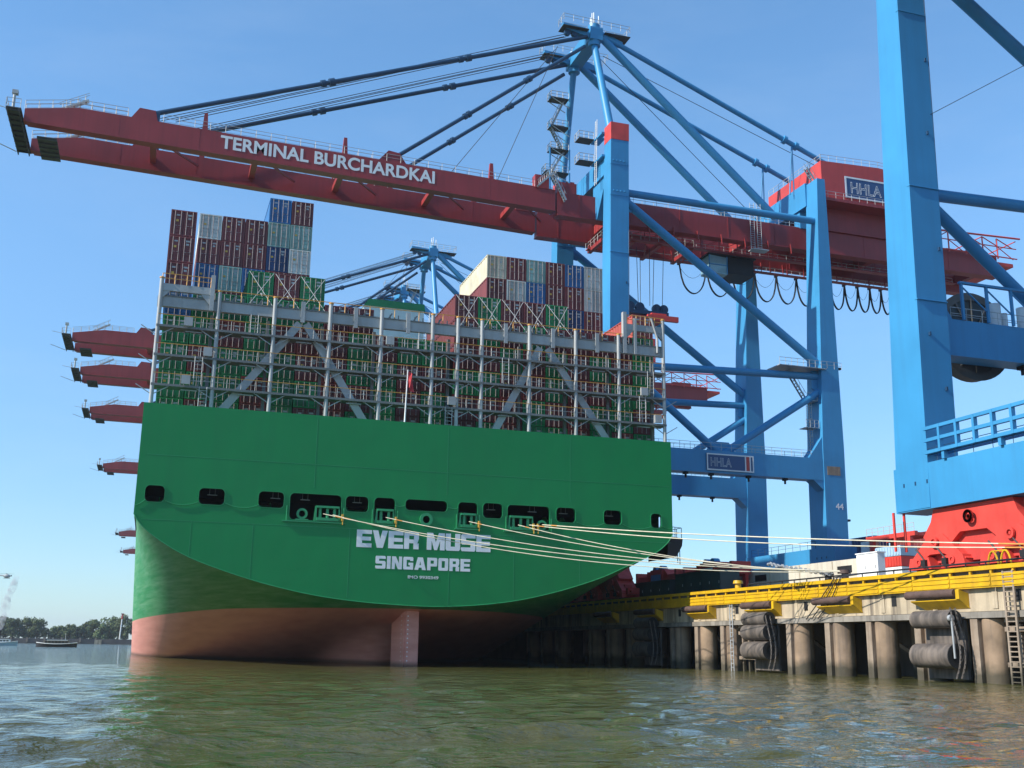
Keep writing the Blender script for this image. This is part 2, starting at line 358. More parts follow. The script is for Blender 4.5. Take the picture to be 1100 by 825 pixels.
def text_part(name, body, x0, x1, z0, z1, y, mname, parent, base, offset=0.0, outline=0.0, ext=0.01):
    """writing on a face that looks toward -Y, fitted to the rectangle x0..x1, z0..z1"""
    cu = bpy.data.curves.new(name, 'FONT'); cu.body = body; cu.size = 1; cu.offset = offset
    if outline > 0: cu.fill_mode = 'NONE'; cu.bevel_depth = outline; cu.bevel_resolution = 1
    else: cu.extrude = ext
    me = curve_mesh(cu, name)
    n = len(me.vertices); co = np.empty(n*3, 'f'); me.vertices.foreach_get('co', co); co = co.reshape(-1, 3)
    mn = co.min(0); mx = co.max(0); out = np.empty_like(co)
    out[:, 0] = x0+(co[:, 0]-mn[0])/(mx[0]-mn[0])*(x1-x0)-base[0]
    out[:, 2] = z0+(co[:, 1]-mn[1])/(mx[1]-mn[1])*(z1-z0)-base[2]
    out[:, 1] = y-co[:, 2]*(0.12 if outline > 0 else 1)-base[1]
    me.vertices.foreach_set('co', out.ravel()); me.materials.clear(); me.materials.append(M[mname]); me.update()
    o = bpy.data.objects.new(name, me); COL.objects.link(o); o.parent = parent
    return o

# block letters (unit cell), each a set of butted polygons
def _r(a, b, c, d): return [(a, b), (c, b), (c, d), (a, d)]
GL = {
 'E': [_r(0, 0, .36, 1), _r(.36, .77, 1, 1), _r(.36, .39, .95, .61), _r(.36, 0, 1, .23)],
 'V': [[(0, 1), (.36, 1), (.5, .5), (.5, 0), (.3, 0)], [(1, 1), (.7, 0), (.5, 0), (.5, .5), (.64, 1)]],
 'R': [_r(0, 0, .34, 1), [(.34, .78), (.66, .78), (1, .9), (.9, 1), (.34, 1)], [(.66, .56), (.98, .56), (1, .6), (1, .9), (.66, .78)],
       [(.34, .34), (.9, .34), (.98, .56), (.34, .56)], _r(.64, 0, 1, .34)],
 'M': [_r(0, 0, .26, 1), _r(.74, 0, 1, 1), [(.26, 1), (.26, .55), (.42, 0), (.5, 0), (.5, .45), (.34, 1)], [(.74, 1), (.66, 1), (.5, .45), (.5, 0), (.58, 0), (.74, .55)]],
 'U': [[(0, 1), (0, .1), (.08, 0), (.35, .24), (.35, 1)], [(1, 1), (.65, 1), (.65, .24), (.92, 0), (1, .1)], [(.08, 0), (.92, 0), (.65, .24), (.35, .24)]],
 'S': [[(.06, 1), (.94, 1), (1, .9), (1, .77), (.34, .77)], [(0, .9), (.06, 1), (.34, .77), (.34, .61), (0, .47)], [(0, .47), (.34, .61), (.9, .61), (1, .52), (.66, .39), (.08, .39)],
       [(.66, .39), (1, .52), (1, .1), (.94, 0), (.66, .23)], [(.66, .23), (.94, 0), (.06, 0), (0, .1), (0, .23)]],
 'I': [_r(0, 0, 1, 1)],
 'N': [_r(0, 0, .3, 1), _r(.7, 0, 1, 1), [(.3, 1), (.3, .55), (.62, 0), (.7, 0), (.7, .45), (.38, 1)]],
 'G': [[(.06, 1), (.94, 1), (1, .9), (1, .68), (.68, .68), (.68, .77), (.34, .77)], [(0, .9), (.06, 1), (.34, .77), (.34, .23), (.06, 0), (0, .1)],
       [(.34, .23), (.66, .23), (1, 0), (.06, 0)], [(.66, .23), (.66, .35), (.52, .35), (.52, .55), (1, .55), (1, 0)]],
 'A': [[(0, 0), (.33, 0), (.38, .18), (.5, .18), (.5, .38), (.43, .38), (.5, .7), (.5, 1), (.28, 1)], [(1, 0), (.72, 1), (.5, 1), (.5, .7), (.57, .38), (.5, .38), (.5, .18), (.62, .18), (.67, 0)]],
 'P': [_r(0, 0, .34, 1), [(.34, .78), (.66, .78), (.94, 1), (.34, 1)], [(.66, .78), (.66, .53), (.94, .31), (1, .4), (1, .9), (.94, 1)], [(.34, .31), (.94, .31), (.66, .53), (.34, .53)]],
 'O': [[(.06, 1), (.94, 1), (.66, .77), (.34, .77)], [(0, .9), (.06, 1), (.34, .77), (.34, .23), (.06, 0), (0, .1)], [(.34, .23), (.66, .23), (.94, 0), (.06, 0)], [(1, .9), (1, .1), (.94, 0), (.66, .23), (.66, .77), (.94, 1)]],
}
def block_text(name, body, x0, x1, z0, z1, y, mname, parent, base, gap=0.12, space=0.55, wide={}):
    ws = [space if c == ' ' else wide.get(c, 1.0) for c in body]
    tot = sum(ws)+gap*(len(body)-1); u = (x1-x0)/tot; mb = MB(); x = x0
    for c, w in zip(body, ws):
        if c != ' ':
            for pg in GL[c]:
                mb.prism([(x+p*w*u, z0+q*(z1-z0)) for p, q in pg], 'y', y-0.012, y)
        x += (w+gap)*u
    return mb.build(name, mname, parent, base)

# ------------------------------------------------------------------ water
def build_water():
    rs = [4.0]
    while rs[-1] < 200: rs.append(rs[-1]*1.0065)
    while rs[-1] < 9000: rs.append(rs[-1]*1.05)
    rs = np.array(rs)
    an = [-17+0.2*i for i in range(0, 351)]
    an = np.array(an+[an[-1]+290/96*i for i in range(1, 96)])
    A, Rr = np.meshgrid(np.radians(an), rs)
    X = Rr*np.sin(A); Y = Rr*np.cos(A); Z = np.zeros_like(X)
    rng = np.random.RandomState(3)
    fine = np.clip((200-Rr)/140, 0, 1)
    for i in range(130):
        lam = 0.35*(3.4/0.35)**rng.rand(); k = 2*math.pi/lam; th = R(-75+rng.randn()*55)
        amp = 0.0027*lam*(0.5+rng.rand()); ph = rng.rand()*6.28
        ok = np.clip((lam/(Rr*0.0065+1e-6)-3)/3, 0, 1)
        Z += fine*ok*amp*np.sin(k*(X*math.cos(th)+Y*math.sin(th))+ph)
    # one long low wake ridge that crosses in front of the stern
    d = Y-(23.3+0.24*X-0.004*X*X)+0.12*np.sin(X*0.7); Z += 0.20*np.exp(-(d/0.75)**2)*np.clip(1-(X-11)/6, 0, 1)
    nr, na = X.shape
    V = np.stack([X, Y, Z], -1).reshape(-1, 3)
    idx = np.arange(nr*na).reshape(nr, na); nx = np.roll(idx, -1, 1)
    F = np.stack([idx[:-1], idx[1:], nx[1:], nx[:-1]], -1).reshape(-1, 4)
    V = np.vstack([V, [[0, 0, 0]]]); c = len(V)-1
    fl = [tuple(f) for f in F]+[(int(idx[0, i]), int(nx[0, i]), c) for i in range(na)]
    me = bpy.data.meshes.new('water'); me.from_pydata(V.tolist(), [], fl); me.materials.append(M['water'])
    bm = bmesh.new(); bm.from_mesh(me); bmesh.ops.recalc_face_normals(bm, faces=bm.faces)
    bm.to_mesh(me); bm.free()
    me.polygons.foreach_set('use_smooth', [True]*len(me.polygons))
    if me.polygons[0].normal.z < 0: me.flip_normals()
    o = bpy.data.objects.new('water', me); COL.objects.link(o); tag(o, 'murky green harbour water rippled in front of the stern', 'water', kind='structure')
build_water()

# ------------------------------------------------------------------ quay
QX, QZ = 54.0, 7.6
q = MB()
q.mat('deck').box(QX+0.02, -60, 7.0, 2500, 1100, QZ)
q.build('quay_deck', 'deck'); tag(bpy.data.objects['quay_deck'], 'concrete terminal ground on top of the quay', 'ground', kind='structure')
qt = empty('quay_wall', (QX, 90, 0), 'pale stained concrete quay edge standing on tall round columns above the water', 'quay')
qb = (QX, 90, 0)
m = MB(); m.box(QX, -20, 4.75, QX+0.9, 700, 6.98)
for y in np.arange(24, 200, 6.0): m.box(QX-0.06, y, 4.9, QX+0.005, y+0.5, 6.9)
m.build('fascia', 'concrete', qt, qb)
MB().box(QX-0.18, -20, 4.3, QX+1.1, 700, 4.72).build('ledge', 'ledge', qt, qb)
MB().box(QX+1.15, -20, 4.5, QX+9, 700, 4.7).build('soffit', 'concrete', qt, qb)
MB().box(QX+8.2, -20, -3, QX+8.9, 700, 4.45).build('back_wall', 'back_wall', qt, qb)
ys = [50.0, 55.6, 61.3, 67.2, 73.0, 78.6, 84.5, 96.4, 101.8, 107.5, 119, 125, 131, 143, 149, 155]
for i, y in enumerate(ys):
    c = MB(); c.tube((QX+0.75, y, -3), (QX+0.75, y, 4.24), 0.86, 20, caps=False); co = c.build('column', 'column', qt, qb)
    MB().box(QX-0.1, y+0.75, -3, QX+0.35, y+1.45, 4.24).build('steel_guard', 'timber', qt, qb)
    MB().box(QX+4.0, y+0.5, -3, QX+4.7, y+1.3, 4.4).build('inner_pile', 'timber', qt, qb)
    if i % 2 == 0: MB().bar((QX+4.3, y, 1.2), (QX+4.3, y+6, 3.8), 0.25, 0.3).build('brace', 'timber', qt, qb)
for y0, y1 in ((91.9, 95.0), (62.3, 63.0), (57.2, 60.0), (85.7, 86.6)):
    c = MB()
    for z in (1.1, 3.4, 4.0): c.box(QX+0.3, y0, z, QX+0.6, y1, z+0.3)
    for y in np.arange(y0+0.6, y1, 1.1): c.box(QX+0.62, y, 0.0, QX+0.86, y+0.24, 3.9)
    c.build('timber_frame', 'timber', qt, qb)
for y in (70.6, 82.5, 94.3, 106.4, 57.9):      # small dark niches with yellow-painted ladders between the brackets
    MB().box(QX-0.03, y, 5.35, QX+0.02, y+0.55, 6.1).build('niche', 'dark', qt, qb)
# yellow guard beam
yb = empty('guard_beam', (QX-0.4, 90, 6), 'long bright yellow panel beam with a top rail running along the quay edge', 'beam'); ybb = (QX-0.4, 90, 6)
for i, y in enumerate(np.arange(36.0, 190.0, 4.02)):
    c = MB(); c.box(QX-0.42, y, 6.28, QX-0.2, y+3.96, 7.2)
    for z in (6.38, 6.7, 7.02): c.box(QX-0.47, y+0.05, z, QX-0.415, y+3.9, z+0.1)
    c.build('panel', 'yellow', yb, ybb)
c = MB(); c.box(QX-0.44, 36, 7.46, QX-0.1, 190, 7.74)
for y in np.arange(36, 190, 2.0): c.box(QX-0.36, y, 7.2, QX-0.2, y+0.18, 7.46)
c.build('top_rail', 'yellow', yb, ybb)
# roller brackets
def roller(y, label):
    b = (QX, y, 5.5); t = empty('roller_bracket', b, label, 'bracket', 'roller brackets along the quay edge')
    MB().tube((QX-0.8, y-2.25, 6.0), (QX-0.8, y+2.9, 6.0), 0.3, 14).build('roller', 'rust_tube', t, b, smooth=False)
    c = MB(); c.poly([(QX-0.04, y-2.7, 5.05), (QX-0.04, y+1.9, 5.05), (QX-0.75, y+2.6, 5.62), (QX-0.75, y-2.5, 5.62),
                      (QX-0.04, y-2.7, 4.97), (QX-0.04, y+1.9, 4.97), (QX-0.75, y+2.6, 5.54), (QX-0.75, y-2.5, 5.54)],
                     [(0, 1, 2, 3), (7, 6, 5, 4), (0, 3, 7, 4), (1, 5, 6, 2), (3, 2, 6, 7), (0, 4, 5, 1)])
    c.build('tray', 'yellow', t, b)
    MB().poly([(QX-0.03, y-2.65, 5.0), (QX-0.85, y-2.65, 5.6), (QX-0.85, y-2.65, 6.25), (QX-0.03, y-2.65, 6.0), (QX-0.03, y-2.3, 5.0), (QX-0.85, y-2.3, 5.6), (QX-0.85, y-2.3, 6.25), (QX-0.03, y-2.3, 6.0)],
              [(0, 1, 2, 3), (7, 6, 5, 4), (0, 4, 5, 1), (1, 5, 6, 2), (2, 6, 7, 3)]).build('end_plate', 'yellow', t, b)
for y, l in ((53.0, 'rusty roller on a yellow bracket, nearest of the row and cut by the right edge'), (65.4, 'rusty roller on a yellow bracket above the two big separated rubber fender rolls'),
             (77.5, 'rusty roller on a yellow bracket right beside the ropes hanging over the beam'), (89.3, 'rusty roller on a yellow bracket above the stack of three grey fender rolls'),
             (101.3, 'sunlit rusty roller on a yellow bracket at the edge of the ship shadow'), (113.3, 'shaded yellow roller bracket on the quay just under the ship'), (125.3, 'dim yellow roller bracket deepest in the ship shadow')):
    roller(y, l)
# rubber fenders
def fender(y, big, label):
    b = (QX, y, 0); t = empty('rubber_fender', b, label, 'fender', 'rubber fenders hung on the quay')
    zs = ((1.75, 0.85), (4.25, 0.62)) if big else ((1.95, 0.8), (3.55, 0.72), (4.75, 0.6))
    for z, r in zs:
        c = MB(); c.mat('rubber'); n = 24; y0, y1 = y-2.0, y+2.0; cx = QX-1.0
        c.tube((cx, y0, z), (cx, y1, z), r, n, caps=False); c.mat('rubber_dark')
        c.ring((cx, y0-0.01, z), 'y', r*0.55, r*0.99, 0.06, n); c.tube((cx, y0+0.05, z), (cx, y1-0.05, z), r*0.55, n)
        c.build('fender_roll', None, t, b, smooth=False)
    c = MB(); c.box(QX-0.12, y-1.9, 0.2, QX+0.1, y+2.2, 4.2); c.build('back_panel', 'rubber', t, b)
    if big: MB().box(QX-0.5, y-1.3, 2.4, QX-0.15, y+1.3, 3.9).build('rubber_pad', 'rubber', t, b)
    for dy, x in ((-2.15, -1.0), (-2.3, -1.55)):
        c = MB(); p = []
        for k in range(30):
            s_ = k/29; p.append((QX+x+0.2*math.sin(s_*3.1), y+dy-0.75*math.sin(s_*3.0)*s_, 5.0-4.7*s_))
        for k, (a, d_) in enumerate(zip(p, p[1:])):
            aa = Vector(a); dd = Vector(d_); off = Vector((0.045, 0, 0)) if k % 2 else Vector((0, 0.045, 0))
            c.tube(aa-off, dd-off, 0.028, 5); c.tube(aa+off, dd+off, 0.028, 5); c.tube(dd-Vector((.03, .03, 0)), dd+Vector((.03, .03, 0)), .05, 5)
        c.build('chain', 'chain_steel', t, b)
    if big: MB().tube((QX-1.5, y-2.3, 4.3), (QX-1.45, y-2.3, 1.6), 0.08, 8).tube((QX-1.5, y-2.35, 4.3), (QX-1.5, y-2.1, 4.3), 0.22, 10).build('hanger', 'galv', t, b)
fender(65.2, True, 'big rubber fender of two rolls with a pad between, near the quay ladder')
fender(89.2, False, 'rubber fender of three stacked grey rolls hung with a long chain')
fender(113.2, False, 'rubber fender in the dark ship shadow beside the first dim column')
# quay ladder
t = empty('quay_ladder', (QX-0.3, 58.4, 0), 'tall brown ladder going down the quay to the water at right', 'ladder')
c = MB()
c.box(QX-0.45, 58.0, -1, QX-0.35, 58.15, 7.3); c.box(QX-0.45, 58.85, -1, QX-0.35, 59.0, 7.3); c.build('stringers', 'timber', t, (QX-0.3, 58.4, 0))
c = MB()
for z in np.arange(-0.5, 7.2, 0.32): c.box(QX-0.44, 58.15, z, QX-0.36, 58.85, z+0.07)
c.build('rungs', 'timber', t, (QX-0.3, 58.4, 0))
t = empty('quay_ladder', (QX-0.3, 94.0, 0), 'thin dark ladder on the quay between two columns beside the three roll fender', 'ladder')
c = MB(); c.ladder((QX-0.3, 95.0, 0), (QX-0.3, 95.0, 7.2), 0.5, (0, 1, 0), 0.05); c.build('rungs', 'galv', t, (QX-0.3, 94.0, 0))
for y, l in ((117.5, 'red spare lifting frame with a white plate, behind the dark green box'), (131.5, 'red spare lifting frame left of the one with the white plate, partly under the stern')):
    b = (64.3, y, QZ); t = empty('lifting_frame', b, l, 'frame', 'spare lifting frames parked on the quay'); c = MB()
    for x in (63.3, 64.9): c.box(x, y-6, 10.3, x+.5, y+6, 11.3); c.box(x, y-6, QZ, x+.4, y-5.4, 10.3); c.box(x, y+5.4, QZ, x+.4, y+6, 10.3)
    for yy in (-6.1, -2, 2, 5.6): c.box(63.1, y+yy, 10.5, 65.6, y+yy+.5, 11.9)
    c.prism([(y-3, 11.3), (y+3, 11.3), (y+2, 12.1), (y-2, 12.1)], 'x', 63.4, 65.2); c.build('frame', 'bright_red', t, b)
    MB().box(63.02, y-1.6, 10.6, 63.09, y+1.2, 11.4).build('plate', 'white_paint' if y < 120 else 'crane_blue', t, b)
    for yy in (-.6, 1.2): MB().tube((63.6, y+yy, 12.0), (64.4, y+yy, 12.0), .6, 14).build('sheave', 'crane_blue', t, b)
# flood wall and small things on the quay
fw = MB(); fw.box(66, 84.5, QZ, 66.7, 175, 10.9)
o = fw.build('flood_wall', 'concrete_pale', None, (66, 130, QZ)); tag(o, 'long beige concrete flood wall behind the quay edge', 'wall')
for y in (94, 110, 126): MB().box(65.96, y-1.2, 9.6, 66.01, y+1.2, 10.3).build('slot', 'dark', o, (66, 130, QZ))
for y in np.arange(90, 172, 6): MB().box(65.97, y, QZ, 66.005, y+0.12, 10.85).build('joint', 'concrete', o, (66, 130, QZ))
def cabinet(name, x0, y0, z0, x1, y1, z1, m_, label, cat, doors=2):
    b = ((x0+x1)/2, (y0+y1)/2, z0); o = empty(name, b, label, cat)
    c = MB(); c.box(x0, y0, z0, x1, y1, z1-0.1); c.build('body', m_, o, b)
    MB().box(x0-0.08, y0-0.08, z1-0.1, x1+0.08, y1+0.08, z1).build('roof', m_, o, b)
    w = (y1-y0)/doors
    for i in range(doors):
        d = MB().box(x0-0.04, y0+i*w+0.06, z0+0.2, x0+0.01, y0+(i+1)*w-0.06, z1-0.3).build('door', m_, o, b)
        MB().box(x0-0.09, y0+i*w+0.2, (z0+z1)/2, x0-0.035, y0+i*w+0.28, (z0+z1)/2+0.3).build('handle', 'galv', d, b)
    return o
cabinet('equipment_cabin', 60, 80.6, QZ, 60.75, 83.6, 10.5, 'white_paint', 'white equipment cabin standing at the end of the flood wall', 'cabin')
cabinet('substation_box', 60, 108.5, QZ, 62.4, 119.5, 10.7, 'dk_teal', 'dark green equipment box in the ship shadow, in front of the flood wall', 'cabin', 5)
cabinet('substation_box', 60, 121.0, QZ, 62.4, 141.0, 10.2, 'dk_teal', 'long low dark equipment box beside the red crane wheels under the stern', 'cabin', 8)
for i, (m_, lab) in enumerate((('bright_red', 'red crate at the bottom of the small stack right of the white cabin'), ('white_paint', 'white crate in the middle of the small stack right of the white cabin'),
                               ('bright_red', 'red crate above the white one in the small stack right of the white cabin'), ('pale_blue', 'pale blue crate topping the small stack right of the white cabin'))):
    z = QZ+i*0.95; b = (64.9, 84.4, z); c = MB(); c.box(64, 82.6, z, 65.8, 86.2, z+0.9)
    for y in np.arange(82.8, 86.2, 0.4): c.box(63.95, y, z+0.08, 64.0, y+0.2, z+0.82)
    tag(c.build('crate', m_, None, b), lab, 'crate', 'crates stacked by the white cabin')
def bollard(x, y, label, m_='dark'):
    b = (x, y, QZ); c = MB()
    c.tube((x, y, QZ), (x, y, QZ+0.18), 0.6, 16); c.tube((x, y, QZ+0.18), (x, y, QZ+0.75), 0.32, 16, 0.28); c.tube((x, y, QZ+0.75), (x, y, QZ+1.05), 0.5, 16, 0.42)
    tag(c.build('bollard', m_, None, b), label, 'bollard', 'mooring bollards on the quay')
bollard(55.6, 79.2, 'rusty mooring bollard left of the white cabin, holding the rope bundle', 'rust_tube')
bollard(55.6, 81.6, 'dark mooring bollard beside the rusty one, further from the white cabin')
bollard(56.6, 52.5, 'dark mooring bollard at the right edge by the red crane wheels')
bollard(55.3, 96.5, 'yellow bollard on the quay left of the hanging ropes', 'yellow')
c = MB()
for yy in (60.2, 61.4):
    pts = [(55.3, yy+1.0*math.cos(a)*0.5+0.2, QZ+1.25*math.sin(a)) for a in np.linspace(0, math.pi, 12)]; c.path(pts, 0.07, 6)
c.tube((55.3, 60.4, QZ+1.25), (55.3, 61.6, QZ+1.25), 0.05, 6)
tag(c.build('hoop_barrier', 'yellow', None, (55.3, 60.8, QZ)), 'pale yellow pipe hoop on the quay edge in front of the red crane wheels', 'barrier')
c = MB(); ry = [(55.0, y) for y in np.arange(50, 94, 1.6)]
c.path([(55.0, y, QZ+0.55) for y in np.arange(50, 94.1, 2.0)], 0.07, 5)
for y in np.arange(50, 94.1, 2.0): c.tube((55.0, y, QZ), (55.0, y, QZ+0.55), 0.05, 5)
tag(c.build('edge_rail', 'dark', None, (55, 72, QZ)), 'low dark pipe rail along the quay behind the yellow beam', 'rail')
c = MB()
for x in (57.9, 59.9, 92.9, 94.9): c.box(x, 20, QZ+0.004, x+0.14, 900, QZ+0.14)
tag(c.build('crane_rails', 'rust_tube', None), 'steel crane rails set in the terminal ground', 'rail', kind='structure')
c = MB()
for dy in (0, 0.9, 1.7):
    c.path([(QX+1.2, 75.4+dy*0.3, QZ+0.6), (QX-0.52, 76.8+dy*.5, 7.85), (QX-0.62, 78.2+dy, 6.0), (QX-0.35, 80.6+dy, 4.6)], 0.045, 6)
tag(c.build('hanging_ropes', 'cable', None, (QX, 78, QZ)), 'dark ropes hanging over the yellow beam down to the ledge', 'rope')

# ------------------------------------------------------------------ gantry cranes
CB = (76.0, 146.0, 8.0)
FR = (0.0, 21.8)          # near and far portal frame
def hhla_sign(root, x0, x1, z0, z1, y, bars):
    s = MB(); s.box(x0, y-0.12, z0, x1, y, z1); sg = s.build('sign_board', 'sign_blue', root, CB)
    f = MB(); w = (z1-z0)*0.075; yy = y-0.16
    f.box(x0, yy, z0, x1, y-0.121, z0+w); f.box(x0, yy, z1-w, x1, y-0.121, z1); f.box(x0, yy, z0+w, x0+w, y-0.121, z1-w); f.box(x1-w, yy, z0+w, x1, y-0.121, z1-w)
    L_ = x1-x0
    if bars:
        f.box(x1-L_*0.19, yy, z0+w, x1-L_*0.165, y-0.121, z1-w); f.box(x1-L_*0.09, yy, z0+w, x1-L_*0.065, y-0.121, z1-w)
        MB().box(x1-L_*0.165, y-0.14, z0+w, x1-L_*0.09, y-0.121, z1-w).build('red_bar', 'house_red', sg, CB)
    f.build('sign_frame', 'white_paint', sg, CB)
    text_part('sign_lettering', 'HHLA', x0+L_*0.08, x0+L_*(0.52 if bars else 0.46), z0+(z1-z0)*0.24, z0+(z1-z0)*0.76, y-0.15, 'white_paint', sg, CB, offset=0.0, outline=0.014 if bars else 0.014)
def build_crane(root, raised, main=True, boom_up=False):
    B = CB
    def bl(mb, name, m_, par=root, smooth=False): return mb.build(name, m_, par, B, smooth)
    bt0, bt1 = (68.0, 69.55) if raised else (67.9, 67.9)   # boom top at hinge / shoulder
    for d in FR:
        s = MB(); s.taper(57.3, 60.3, 133.3+d, 137.3+d, 13.0, 58.1, 60.9, 133.15+d, 135.6+d, 73.9); lg = bl(s, 'sea_leg', 'crane_blue')
        bl(MB().taper(58.08, 60.92, 133.1+d, 135.6+d, 73.92, 58.1, 60.95, 133.1+d, 135.55+d, 76.6), 'leg_cap', 'bright_red', lg)
        c = MB()
        for z in (56.5, 65.2, 70.0, 40.0, 30.0): c.box(58.1-(75-z)*0.0132-0.02, 133.12+d, z, 60.92-(75-z)*0.0100, 133.5+d, z+0.06)
        for z in (70.5, 65.8):
            for k in range(4): c.box(58.4+k*0.55, 133.0+d, z, 58.55+k*0.55, 133.2+d, z+0.2)
        bl(c, 'flange', 'crane_blue', lg)
        for z, x in ((22.5, 59.6), (27.0, 58.4), (34.5, 60.0), (45.0, 59.8), (52.0, 60.2)): bl(MB().box(x, 133.05+d, z, x+.12, 133.35+d, z+.3), 'lug', 'dark_blue', lg)
        bl(MB().tube((60.35, 133.4+d, 17.0), (60.75, 133.2+d, 60.0), .06, 6), 'conduit', 'dark_blue', lg)
        s = MB(); s.taper(92.1, 95.7, 135+d, 139.2+d, 13.0, 92.3, 95.9, 135+d, 139.1+d, 31.0)
        s.taper(92.3, 95.9, 135+d, 139.1+d, 31.0, 93.9, 95.3, 135+d, 138.0+d, 74.0); bl(s, 'land_leg', 'crane_blue')
        s = MB(); s.box(60.1, 135.15+d, 26.2, 92.6, 137.2+d, 29.4)
        s.prism([(60.0, 29.4), (62.6, 29.4), (60.0, 33.5)], 'y', 135.2+d, 137.1+d); s.prism([(90.0, 29.4), (92.6, 29.4), (92.6, 33.0)], 'y', 135.2+d, 137.1+d)
        s.prism([(90.5, 26.2), (92.5, 26.2), (92.5, 24.5)], 'y', 135.2+d, 137.1+d); pb = bl(s, 'portal_beam', 'crane_blue')
        c = MB(); c.rail([(62.5, 135.25+d, 29.4), (92, 135.25+d, 29.4)], 1.1, 1.6); c.rail([(62.5, 137.1+d, 29.4), (92, 137.1+d, 29.4)], 1.1, 1.6); bl(c, 'railing', 'rail_grey', pb)
        for x in (70, 74, 80, 86): bl(MB().box(x, 135.6+d, 25.9, x+0.5, 136.4+d, 26.2).tube((x+0.25, 136+d, 25.4), (x+0.25, 136+d, 25.9), 0.16, 8), 'floodlight', 'dark', pb)
        Y = 136.2+d
        for p0, p1, r in (((60, Y, 41.0), (93.3, Y, 42.1), .55), ((60.6, Y, 67.2), (94.2, Y, 67.2), .55), ((60.8, Y, 66.4), (93.8, Y, 43.4), .64), ((94, Y, 40.4), (76, Y, 29.0), .55), ((76, Y, 29.0), (59.5, Y, 42.1), .55)):
            bl(MB().tube(p0, p1, r, 16, caps=True), 'tube_brace', 'crane_blue', smooth=False)
        s = MB(); s.prism([(91.6, 40.2), (93.4, 39.4), (93.6, 44.6), (91.8, 44.4)], 'y', Y-0.12, Y+0.12); bl(s, 'gusset', 'crane_blue'); s = MB(); s.prism([(73.6, 29.4), (78.4, 29.4), (77.3, 30.9), (74.7, 30.9)], 'y', Y-0.12, Y+0.12); bl(s, 'gusset', 'crane_blue'); s = MB()
        s.prism([(60.3, 64.6), (62.6, 64.2), (62.2, 67.8), (60.4, 68.0)], 'y', Y-0.12, Y+0.12); bl(s, 'gusset', 'crane_blue')
        # A-frame mast and stays
        ym, yt = (135.0, 141.4) if d == 0 else (156.0, 149.8)
        bl(MB().tube((58.9, ym, 76.0 if d == 0 else 73.5), (58.9, yt, 94.4), 0.62, 16, 0.52), 'mast', 'crane_blue')
        yg = 141.0 if d == 0 else 150.0
        fo = [((57.6, yg, 94.8), (-4.8, yg, 70.6 if raised else 68.8), .33), ((57.2, yg, 93.0), (27.8, yg, 69.4 if raised else 68.6), .30)]
        for p0, p1, r in fo:
            s = MB(); s.tube(p0, p1, r, 10); q0 = Vector(p0); q1 = Vector(p1)
            for k in (0.3, 0.62): s.tube(q0.lerp(q1, k), q0.lerp(q1, k+0.012), r*1.7, 10); s.tube(q0.lerp(q1, k+.02), q0.lerp(q1, k+0.03), r*1.6, 10)
            s.box(p1[0]-1.2, yg-.4, p1[2]-1.6, p1[0]+0.8, yg+.4, p1[2]+.2); bl(s, 'forestay', 'dark_blue')
        for p0, p1, r in (((60, yg, 95.6), (101, yg, 79.6), .40), ((60.2, yg, 95.0), (90, yg, 69.0), .62)):
            s = MB(); s.tube(p0, p1, r, 12); q0 = Vector(p0); q1 = Vector(p1)
            if r < .5:
                for k in (0.78, 0.83): s.tube(q0.lerp(q1, k), q0.lerp(q1, k+0.014), r*1.7, 10)
                s.tube(q0.lerp(q1, .82), (92.8, yg, 73.5), 0.12, 6); s.tube(q0.lerp(q1, .82), (93.6, yg, 73.5), 0.12, 6)
            bl(s, 'backstay', 'crane_blue')
    # cross beams along the quay
    for x0, x1 in ((57.5, 60.2), (92.2, 95.6)):
        s = MB(); s.box(x0-0.15, 133.2, 12.9, x1+0.15, 159.3, 16.5); sb = bl(s, 'sill_beam', 'crane_blue')
        c = MB()
        for y in (135.2, 136.4, 137.6, 155.2, 156.6, 158.0): c.box(x0-0.2, y, 14.9, x0-0.14, y+0.16, 15.2)
        c.rail([(x0-0.1, 138, 16.5), (x0-0.1, 156, 16.5)], 1.1, 2); bl(c, 'bolt_row', 'dark_blue', sb)
        # bogies
        for yc in (136.9, 151.3):
            s = MB(); xa, xb = x0+0.35, x1-0.35
            s.prism([(yc-5.6, 10.8), (yc-4.6, 11.9), (yc-4.2, 12.85), (yc+4.2, 12.85), (yc+4.6, 11.9), (yc+5.6, 10.8), (yc+5.0, 10.3), (yc+2.4, 10.2), (yc+1.4, 10.9), (yc-1.4, 10.9), (yc-2.4, 10.2), (yc-5.0, 10.3)], 'x', xa, xb)
            bl(s, 'equaliser_beam', 'bright_red', root); bl(MB().box(xa+.5, yc-6.4, 8.75, xb-.5, yc+6.4, 10.0).box(xa+.5, yc-2.6, 10.0, xb-.5, yc+2.6, 11.2), 'drive_beam', 'house_red', root)
            for k in (-1, 1):
                y2 = yc+k*4.0; s = MB()
                s.prism([(y2-3.2, 8.9), (y2-2.2, 9.7), (y2-0.8, 10.9), (y2+0.8, 10.9), (y2+2.2, 9.7), (y2+3.2, 8.9), (y2+2.6, 8.6), (y2+0.8, 9.4), (y2-0.8, 9.4), (y2-2.6, 8.6)], 'x', xa-0.15, xb+0.15)
                for j in (-1, 1):
                    y3 = y2+j*1.9
                    s.prism([(y3-1.35, 8.3), (y3-1.1, 9.2), (y3+1.1, 9.2), (y3+1.35, 8.3)], 'x', xa-0.3, xb+0.3)
                bg = bl(s, 'bogie', 'bright_red')
                for j in (-1, 1):
                    for h_ in (-.72, .72): bl(MB().tube((xa+0.3, y2+j*1.9+h_, 8.15), (xb-0.3, y2+j*1.9+h_, 8.15), 0.42, 16), 'wheel', 'dark', bg)
